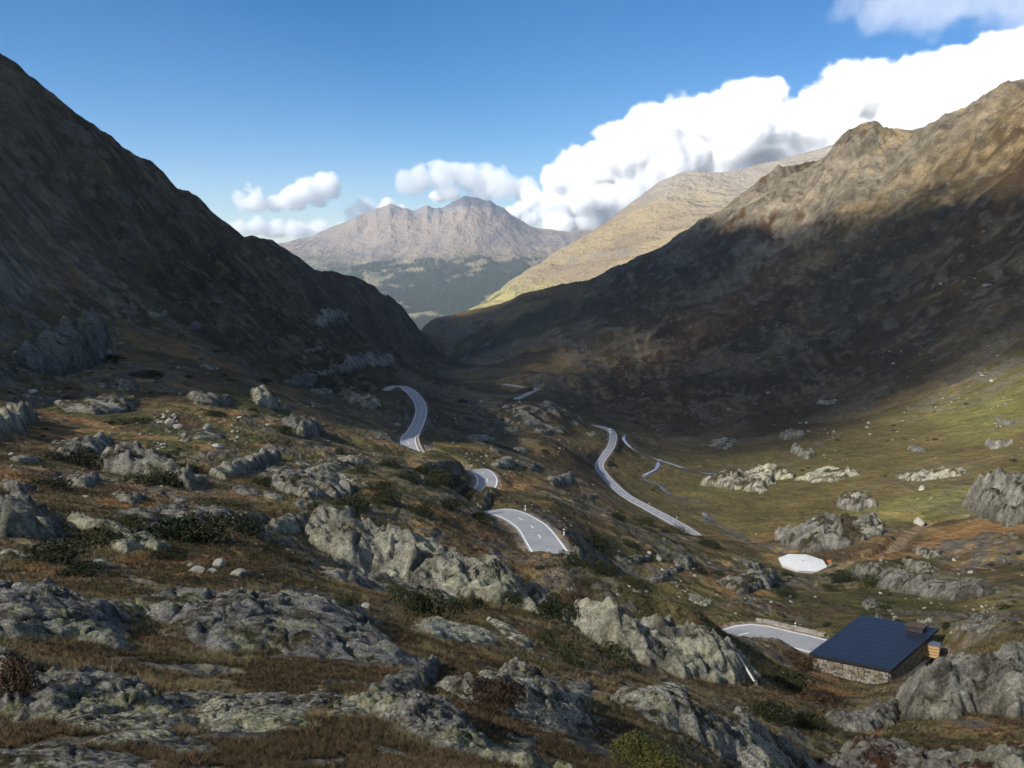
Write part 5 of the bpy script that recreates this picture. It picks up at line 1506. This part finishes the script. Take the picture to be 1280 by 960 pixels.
def scatter_tufts(name, pts, scales, mesh, label, cat):
    me = bpy.data.meshes.new(name)
    me.vertices.add(len(pts)); me.vertices.foreach_set('co', np.asarray(pts, np.float32).ravel())
    a = me.attributes.new('size', 'FLOAT', 'POINT'); a.data.foreach_set('value', np.asarray(scales, np.float32))
    o = link(name, me)
    src = bpy.data.objects.new(name + '_tuft', mesh)
    ng = bpy.data.node_groups.new(name, 'GeometryNodeTree')
    ng.interface.new_socket('Geometry', in_out='INPUT', socket_type='NodeSocketGeometry')
    ng.interface.new_socket('Geometry', in_out='OUTPUT', socket_type='NodeSocketGeometry')
    gi, go = ng.nodes.new('NodeGroupInput'), ng.nodes.new('NodeGroupOutput')
    ip = ng.nodes.new('GeometryNodeInstanceOnPoints'); oi = ng.nodes.new('GeometryNodeObjectInfo'); oi.inputs['Object'].default_value = src; oi.inputs['As Instance'].default_value = True
    na = ng.nodes.new('GeometryNodeInputNamedAttribute'); na.data_type = 'FLOAT'; na.inputs['Name'].default_value = 'size'
    rv = ng.nodes.new('FunctionNodeRandomValue'); rv.data_type = 'FLOAT_VECTOR'
    rv.inputs[0].default_value = (-.25, -.25, 0); rv.inputs[1].default_value = (.25, .25, 6.28)
    m2p = ng.nodes.new('GeometryNodeMeshToPoints')
    ng.links.new(gi.outputs[0], m2p.inputs[0]); ng.links.new(m2p.outputs[0], ip.inputs['Points']); ng.links.new(oi.outputs['Geometry'], ip.inputs['Instance'])
    ng.links.new(rv.outputs[0], ip.inputs['Rotation']); ng.links.new(na.outputs[0], ip.inputs['Scale']); ng.links.new(ip.outputs[0], go.inputs[0])
    md = o.modifiers.new('scatter', 'NODES'); md.node_group = ng
    o['kind'] = 'stuff'
    tag(o, label, cat)
def grass():
    rr = np.random.default_rng(9)
    n = 190000
    a = rr.uniform(math.radians(-36), math.radians(36), n)
    r = np.exp(rr.uniform(math.log(5.0), math.log(130), n))
    x, y = np.sin(a) * r, np.cos(a) * r
    # keep off rock, road, water
    i0 = np.clip(np.interp(r, rs, np.arange(NR)).round().astype(int), 0, NR - 1); j0 = np.clip(np.interp(a, azs, np.arange(NC)).round().astype(int), 0, NC - 1)
    keep = (RM[i0, j0] < .45) & (RDM[i0, j0] < .3) & (np.hypot(x - HUT.x, y - HUT.y) > 9)
    for P in outcrop_polys:
        m = (x > P[:, 0].min()) & (x < P[:, 0].max()) & (y > P[:, 1].min()) & (y < P[:, 1].max()) & keep
        if m.any():
            keep[np.where(m)[0]] = poly_sdf(x[m], y[m], P) < -0.01 * math.sqrt(max(1e-3, np.ptp(P[:, 0]) * np.ptp(P[:, 1])))
    x, y, r, a, i0, j0 = x[keep], y[keep], r[keep], a[keep], i0[keep], j0[keep]
    z = ground_z(x, y)
    c = NCOL[i0, j0]
    redness = c[:, 0] / (c[:, 1] + 1e-4); light = c.sum(1)
    size = (0.07 + 0.14 * rr.random(len(x)) ** 2) * np.clip(.55 + r / 40, .7, 2.4)
    near_heath = (gnoise(x / 3.0, y / 3.0, 33) + .5 * gnoise(x / 11.0, y / 11.0, 34) < np.where(r < 18, .25, -.05))
    kind = np.where(near_heath | (light < .15), 1, np.where((redness > 1.75) & (light > .15), 2, 0))
    for k, nm, lab in ((0, 'straw', 'straw coloured mountain grass between the rocks'), (1, 'heath', 'dark brown heather between the near rocks'), (2, 'rust', 'rust coloured autumn grass between the rocks')):
        m = kind == k
        s = size[m] * (.75 if k == 1 else 1.0)
        scatter_tufts({'straw': 'grass', 'heath': 'heather', 'rust': 'autumn_grass'}[nm], np.stack([x[m], y[m], z[m] - .02], 1), s, TUFTS[nm][0], lab, 'grass')
grass()

# ------------------------------------------------------------------ far forest on the valley side beyond the pass
def forest():
    rr = np.random.default_rng(21)
    n = 26000
    a = rr.uniform(math.radians(-11), math.radians(5), n); r = rr.uniform(5000, 8200, n)
    x, y = np.sin(a) * r, np.cos(a) * r
    z = FAR_TPS(a, r) * r + far_noise(x, y, a, r)
    n1 = fbm(x, y, 900, 5, 411); n2 = fbm(x, y, 220, 4, 421)
    f = sstep(-100, -260, z + 150 * n1 + 110 * n2) * sstep(-0.25, 0.2, n2 * 0.6 + n1 * 0.5 + 0.16)
    k = f > .45
    x, y, z = x[k], y[k], z[k]; n = len(x)
    h = rr.uniform(14, 26, n); w = h * rr.uniform(.20, .30, n)
    ang = np.arange(5) * 2 * math.pi / 5
    V = np.zeros((n, 6, 3))
    V[:, :5, 0] = x[:, None] + np.cos(ang) * w[:, None]; V[:, :5, 1] = y[:, None] + np.sin(ang) * w[:, None]; V[:, :5, 2] = z[:, None] - 1
    V[:, 5, 0] = x; V[:, 5, 1] = y; V[:, 5, 2] = z + h
    T = np.array([(i, (i + 1) % 5, 5) for i in range(5)])
    T = (T[None] + (np.arange(n) * 6)[:, None, None]).reshape(-1, 3)
    o = link('forest', raw_mesh('forest', V.reshape(-1, 3), T), simple_mat('spruce_wood', (.020, .032, .017), .95, var=.3, scale=.01))
    o['kind'] = 'stuff'; tag(o, 'dark spruce forest on the far valley side', 'forest')
forest()
# ================================================================== clouds and air
from mathutils import noise as mnoise
def cloud_mat(name, dens, aniso=0.0):
    m = bpy.data.materials.new(name); m.use_nodes = True
    nt = m.node_tree; nt.nodes.clear()
    out = nt.nodes.new('ShaderNodeOutputMaterial'); vs_ = nt.nodes.new('ShaderNodeVolumeScatter')
    vs_.inputs['Color'].default_value = (1, 1, 1, 1); vs_.inputs['Density'].default_value = dens; vs_.inputs['Anisotropy'].default_value = aniso
    nt.links.new(vs_.outputs[0], out.inputs['Volume'])
    m.cycles.homogeneous_volume = True
    return m
M_CLOUD = cloud_mat('cumulus', .016)
M_CLOUD_THIN = cloud_mat('thin_cumulus', .0036)
M_VEIL = cloud_mat('cloud_veil', .0011)
M_SHADE_DECK = cloud_mat('added_shade_deck', .0150)
def _hash3(ix, iy, iz, seed):
    h = (ix * 374761393 + iy * 668265263 + iz * 2147483647 + seed * 974634777) & 0xFFFFFFFF
    h = ((h ^ (h >> 13)) * 1274126177) & 0xFFFFFFFF
    return ((h ^ (h >> 16)) & 0xFFFF) / 65535.0
def vnoise3(x, y, z, seed):
    """value noise in space, -1..1"""
    x0, y0, z0 = np.floor(x).astype(np.int64), np.floor(y).astype(np.int64), np.floor(z).astype(np.int64)
    fx, fy, fz = x - x0, y - y0, z - z0
    fx, fy, fz = fx * fx * (3 - 2 * fx), fy * fy * (3 - 2 * fy), fz * fz * (3 - 2 * fz)
    o = 0.0
    for dx in (0, 1):
        for dy in (0, 1):
            for dz in (0, 1):
                o = o + _hash3(x0 + dx, y0 + dy, z0 + dz, seed) * (fx if dx else 1 - fx) * (fy if dy else 1 - fy) * (fz if dz else 1 - fz)
    return o * 2 - 1
def density_volume(name, lo, hi, D, mat):
    """a cloud as a real volume grid: the density samples D[ix,iy,iz] between the corners lo and hi"""
    nx, ny, nz = D.shape
    c = (lo + hi) / 2
    g = np.meshgrid(np.linspace(lo[0], hi[0], nx), np.linspace(lo[1], hi[1], ny), np.linspace(lo[2], hi[2], nz), indexing='ij')
    me = bpy.data.meshes.new(name + '_samples')
    P = np.stack([q.ravel() for q in g], 1) - c
    me.vertices.add(len(P)); me.vertices.foreach_set('co', P.astype(np.float32).ravel())
    at = me.attributes.new('d', 'FLOAT', 'POINT'); at.data.foreach_set('value', D.astype(np.float32).ravel())
    src = bpy.data.objects.new(name + '_samples', me)
    vol = bpy.data.volumes.new(name); vol.materials.append(mat)
    o = bpy.data.objects.new(name, vol); COL.objects.link(o); o.location = Vector(c)
    ng = bpy.data.node_groups.new(name, 'GeometryNodeTree')
    ng.interface.new_socket('Geometry', in_out='INPUT', socket_type='NodeSocketGeometry')
    ng.interface.new_socket('Geometry', in_out='OUTPUT', socket_type='NodeSocketGeometry')
    nd, lk = ng.nodes, ng.links
    gi, go = nd.new('GeometryNodeObjectInfo'), nd.new('NodeGroupOutput')
    gi.inputs['Object'].default_value = src
    vc = nd.new('GeometryNodeVolumeCube')
    half = (hi - lo) / 2
    vc.inputs['Min'].default_value = tuple(-half); vc.inputs['Max'].default_value = tuple(half)
    vc.inputs['Resolution X'].default_value, vc.inputs['Resolution Y'].default_value, vc.inputs['Resolution Z'].default_value = nx, ny, nz
    pos = nd.new('GeometryNodeInputPosition'); sp = nd.new('ShaderNodeSeparateXYZ'); lk.new(pos.outputs[0], sp.inputs[0])
    def axis(k, n, mul):
        a = nd.new('ShaderNodeMath'); a.operation = 'MULTIPLY_ADD'; lk.new(sp.outputs[k], a.inputs[0])
        a.inputs[1].default_value = (n - 1) / (2 * half[k]); a.inputs[2].default_value = (n - 1) / 2
        r = nd.new('ShaderNodeMath'); r.operation = 'ROUND'; lk.new(a.outputs[0], r.inputs[0])
        m = nd.new('ShaderNodeMath'); m.operation = 'MULTIPLY'; lk.new(r.outputs[0], m.inputs[0]); m.inputs[1].default_value = mul
        return m.outputs[0]
    s1 = nd.new('ShaderNodeMath'); s1.operation = 'ADD'; s2 = nd.new('ShaderNodeMath'); s2.operation = 'ADD'
    lk.new(axis(0, nx, ny * nz), s1.inputs[0]); lk.new(axis(1, ny, nz), s1.inputs[1])
    lk.new(s1.outputs[0], s2.inputs[0]); lk.new(axis(2, nz, 1), s2.inputs[1])
    si = nd.new('GeometryNodeSampleIndex'); si.data_type = 'FLOAT'; si.domain = 'POINT'; si.clamp = True
    na = nd.new('GeometryNodeInputNamedAttribute'); na.data_type = 'FLOAT'; na.inputs['Name'].default_value = 'd'
    f2i = nd.new('FunctionNodeFloatToInt'); lk.new(s2.outputs[0], f2i.inputs[0])
    lk.new(gi.outputs['Geometry'], si.inputs['Geometry']); lk.new(na.outputs[0], si.inputs['Value']); lk.new(f2i.outputs[0], si.inputs['Index'])
    lk.new(si.outputs[0], vc.inputs['Density'])
    sm = nd.new('GeometryNodeSetMaterial'); sm.inputs['Material'].default_value = mat
    lk.new(vc.outputs[0], sm.inputs['Geometry']); lk.new(sm.outputs[0], go.inputs[0])
    md = o.modifiers.new('volume', 'NODES'); md.node_group = ng
    return o
def vol_mat(name, dens, col=(1, 1, 1)):
    m = bpy.data.materials.new(name); m.use_nodes = True
    nt = m.node_tree; nt.nodes.clear()
    out = nt.nodes.new('ShaderNodeOutputMaterial'); vs_ = nt.nodes.new('ShaderNodeVolumeScatter')
    at = nt.nodes.new('ShaderNodeAttribute'); at.attribute_name = 'density'
    mu = nt.nodes.new('ShaderNodeMath'); mu.operation = 'MULTIPLY'; mu.inputs[1].default_value = dens
    nt.links.new(at.outputs['Fac'], mu.inputs[0]); nt.links.new(mu.outputs[0], vs_.inputs['Density'])
    vs_.inputs['Color'].default_value = (*col, 1)
    nt.links.new(vs_.outputs[0], out.inputs['Volume'])
    return m
M_CUMULUS = vol_mat('cumulus_vapour', .001)
M_VEIL_SHADE = vol_mat('shade_tinted_vapour', .001, (.80, .79, .84))  # grey scatter colour stands in for shade on the thin veil
def cumulus(puffs, rng_m, depth, label, dens, seed, vox, rag=1.0, lam=3.2, flat=.25, mat=None):
    """puffs (u, v, radius in px) heaped at the range rng_m; the density of the vapour frays along folded noise"""
    rr = random.Random(seed)
    k = rng_m / 1024.0
    S = []
    for (u, v, rad, *near) in puffs:
        p = pt(u, v, rng_m + rr.uniform(-1, 1) * depth * rad * k - (near[0] if near else 0))
        S.append((p.x, p.y, p.z, rad * k))
    S = np.array(S)
    mr = S[:, 3].max()
    lo = (S[:, :3] - S[:, 3:] * 1.5).min(0); hi = (S[:, :3] + S[:, 3:] * 1.5).max(0)
    n = np.maximum(8, ((hi - lo) / vox).astype(int) + 1)
    ax = [np.linspace(lo[i], hi[i], n[i]) for i in range(3)]
    F = np.full(tuple(n), -9.0, np.float32)
    for (x, y, z, r) in S:
        sl = []
        for i, c in enumerate((x, y, z)):
            a = np.searchsorted(ax[i], c - 2.0 * r); b = np.searchsorted(ax[i], c + 2.0 * r)
            sl.append(slice(a, b))
        gx, gy, gz = np.meshgrid(ax[0][sl[0]], ax[1][sl[1]], ax[2][sl[2]], indexing='ij')
        dz = np.where(gz < z, (gz - z) * (1 + flat), gz - z)
        f = (r - np.sqrt((gx - x) ** 2 + ((gy - y) * .8) ** 2 + dz ** 2)) / r
        F[tuple(sl)] = np.maximum(F[tuple(sl)], f)
    m = F > -.95
    gx, gy, gz = np.meshgrid(*ax, indexing='ij')
    x, y, z = gx[m], gy[m], gz[m]
    base = np.median(S[:, 3]) * lam * .8
    wx = vnoise3(x / base * 1.2, y / base * 1.2, z / base * 1.2, seed + 50) * base * .22
    wz = vnoise3(x / base * 1.2 + 7, y / base * 1.2, z / base * 1.2, seed + 60) * base * .22
    nz_, a, l, tot = 0.0, 1.0, base, 0.0
    for o in range(7):
        if l < vox * 1.3: break
        q = vnoise3((x + wx) / l, y / l, (z + wz) / l, seed + o * 7)
        nz_ = nz_ + a * ((1 - 2.0 * np.abs(q)) * .6 + q * .4); tot += a
        a *= .66; l *= .48
    nz_ = nz_ / tot
    D = np.zeros(F.shape, np.float32)
    D[m] = sstep(.02, .24, F[m] * 1.0 + .12 + (nz_ - .25) * 1.25 * rag) * dens
    o = density_volume('cloud', lo, hi, D * 1000.0, mat or M_CUMULUS)
    tag(o, label, 'cloud')
    return o
RC = 15500
bank = [(650,262,16),(668,245,22),(690,232,26),(718,222,32),(748,218,34),(780,200,38),(815,190,42),(852,178,42),(890,168,40),(925,158,40),(955,145,36),(985,162,36),(1020,150,40),(1055,132,38),(1088,126,34),(1120,140,36),(1155,126,40),(1195,112,44),(1240,106,46),(1285,98,48),(1330,90,52)]
bank += [(935,175,32,420),(955,160,30,420),(970,178,34,420),(915,190,32,420),(840,215,34,380),(815,225,32,380),(865,200,32,380),(790,240,28,350),(755,248,26,300),(1010,172,36,420),(890,205,30,400)]
bank += [(700,282,24),(740,275,30),(780,262,34),(830,248,36),(880,228,38),(930,212,40),(980,200,44),(1030,195,46),(1080,180,50),(1140,170,50),(1200,150,54),(1260,130,56),(690,250,28),(730,245,34)]
bank += [(660,275,14),(690,268,18),(730,258,24),(770,246,28),(820,228,30),(880,205,30),(950,190,30),(1020,185,30),(1080,175,30),(945,120,16),(968,114,14),(925,132,15),(1050,106,15),(1080,102,16),(1095,98,12),(850,142,15),(880,140,13),(740,190,12),(790,165,14),(720,197,13),(1235,74,17),(1270,62,19),(1190,80,20),(1150,98,16)]
cumulus(bank, RC, .28, 'great white cumulus bank rising behind the right hand ridges', .012, 3, 38, .95, 3.0)
cumulus([(510,226,16),(525,222,17),(548,216,17),(565,218,16),(585,222,16),(605,226,16),(630,232,18),(655,240,16),(560,236,12),(520,236,10),(600,240,14)], RC + 600, .7, 'grey cloud resting on the highest far peak', .0035, 5, 30, 1.3)
cumulus([(548,246,9),(565,244,8),(487,256,9),(500,262,8),(478,268,9),(640,272,12),(622,268,8)], RC + 2500, .8, 'small bright cloud showing between the far peaks', .012, 6, 28)
cumulus([(455,262,13),(440,270,9),(468,266,9)], RC - 300, .8, 'small grey cloud on the left shoulder of the far mountain', .005, 7, 34, 1.3)
cumulus([(312,250,15),(300,246,9),(322,256,10)], RC - 600, .8, 'small detached grey white cloud left of the pair over the left slope', .006, 8, 26, 1.2)
cumulus([(345,256,11),(365,250,15),(385,243,17),(404,236,16),(414,228,10),(398,252,12),(376,258,10)], RC - 600, .8, 'larger detached white cloud right of the pair over the left slope', .008, 9, 26, 1.1)
cumulus([(300,288,10),(322,286,11),(345,290,12),(372,290,12),(400,290,12),(425,288,9),(345,282,8)], RC + 3000, 1.2, 'low flat bank of cloud on the horizon behind the left slope', .006, 10, 60, 1.2, 4.0, 1.0)
cumulus([(1060,6,24),(1090,14,26),(1125,14,30),(1165,20,28),(1200,10,32),(1240,6,36),(1280,2,38),(1180,40,18),(1150,36,16),(1320,0,40)], RC - 1500, .7, 'thin grey cloud veil in the top right corner of the sky', .00062, 11, 60, 1.6, 3.0, .25, M_VEIL_SHADE)

# the cloud deck behind and above the viewer that keeps the valley in shade (out of view; added and shaped for that shade)
DECK_Z = 1250.0
def to_deck(p):
    t = (DECK_Z - p.z) / SUN_DIR.z
    return (p.x + SUN_DIR.x * t, p.y + SUN_DIR.y * t)
def deck():
    lit_edge = [(560,398),(760,330),(868,284),(920,290),(955,318),(990,300),(1030,285),(1090,272),(1150,246),(1200,234),(1290,224)]
    shade = [to_deck(hit(u, v + 3)) for u, v in lit_edge]
    shade += [to_deck(Vector((2300, 1100, 100))), to_deck(Vector((1500, -600, 0))), to_deck(Vector((-200, -1500, 0))), to_deck(Vector((-1500, -900, 100))), to_deck(Vector((-1300, 900, 150))), to_deck(Vector((-700, 1500, 50))), to_deck(Vector((-330, 2050, -150)))]
    hole = [to_deck(hit(u, v)) for u, v in [(1090,530),(1180,480),(1275,440),(1276,575),(1200,590),(1110,575)]]
    h2 = [to_deck(pt(1400, 470, 640)), to_deck(pt(1500, 560, 480))]
    hole = hole[:3] + h2 + hole[3:]
    faint = [to_deck(hit(u, v)) for u, v in [(900,590),(1000,575),(1120,570),(1275,575),(1276,650),(1150,660),(1000,640),(900,635)]]
    S, Hh, Fa = np.array(shade), np.array(hole), np.array(faint)
    sp = 26.0
    x0, y0 = S.min(0) - 250; x1, y1 = S.max(0) + 250
    nx, ny = int((x1 - x0) / sp) + 2, int((y1 - y0) / sp) + 2
    gx, gy = np.meshgrid(np.linspace(x0, x1, nx), np.linspace(y0, y1, ny))
    wob = fbm(gx, gy, 260, 4, 801) * 45
    t = sstep(-110, 150, poly_sdf(gx, gy, S) + 1.6 * wob)
    t *= 1 - .95 * sstep(-60, 50, poly_sdf(gx, gy, Hh) + wob * .7)
    t *= 1 - .85 * sstep(-70, 60, poly_sdf(gx, gy, Fa) + wob * .6)
    near = np.array(to_deck(Vector((20, 60, -20))))
    t *= 1 - .84 * sstep(660, 220, np.hypot(gx - near[0], gy - near[1]) + wob)  # deck thinned here so more sun reaches the foreground
    T = 130 * t * np.clip(1 + .95 * fbm(gx, gy, 340, 5, 805), .12, 2.2)
    keep = (t[:-1, :-1] > .01) | (t[1:, 1:] > .01) | (t[1:, :-1] > .01) | (t[:-1, 1:] > .01)
    zt = DECK_Z + T * .65; zb = DECK_Z - T * .35
    idx = np.arange(nx * ny).reshape(ny, nx)
    q = np.stack([idx[:-1, :-1], idx[:-1, 1:], idx[1:, 1:], idx[1:, :-1]], -1)[keep]
    n = nx * ny
    top = np.stack([gx, gy, zt + .5], -1).reshape(-1, 3); bot = np.stack([gx, gy, zb - .5], -1).reshape(-1, 3)
    F = [tuple(f) for f in q] + [tuple(f[::-1] + n) for f in q]
    # close the rim
    from collections import Counter
    ed = {}
    for f in q:
        for a, b in ((f[0], f[1]), (f[1], f[2]), (f[2], f[3]), (f[3], f[0])):
            ed[(a, b)] = 1
    F += [(b, a, a + n, b + n) for (a, b) in ed if (b, a) not in ed]
    me = raw_mesh('cloud', np.concatenate([top, bot]), None, F)
    bm = bmesh.new(); bm.from_mesh(me); bmesh.ops.delete(bm, geom=[v for v in bm.verts if not v.link_faces], context='VERTS'); bm.to_mesh(me); bm.free()
    c = Vector((float(S[:, 0].mean()), float(S[:, 1].mean()), DECK_Z)); me.transform(Matrix.Translation(-c))
    o = link('cloud', me, M_SHADE_DECK); o.location = c
    tag(o, 'unseen cloud added overhead behind the viewer, shaped to shade the valley', 'cloud')
deck()

def haze():
    me = box_mesh('haze', 21000, 15980, 1161 + 760, origin='base')
    m = bpy.data.materials.new('valley_haze'); m.use_nodes = True
    nt = m.node_tree; nt.nodes.clear()
    out = nt.nodes.new('ShaderNodeOutputMaterial'); pv = nt.nodes.new('ShaderNodeVolumePrincipled')
    pv.inputs['Color'].default_value = (.74, .86, 1.0, 1); pv.inputs['Density'].default_value = 4.6e-5
    pv.inputs['Anisotropy'].default_value = .2
    nt.links.new(pv.outputs[0], out.inputs['Volume'])
    m.cycles.homogeneous_volume = True
    o = link('haze', me, m); o.location = (1000, 5080, -1161 - 1)
    o['kind'] = 'stuff'; tag(o, 'thin blue air haze filling the valley', 'haze')
haze()
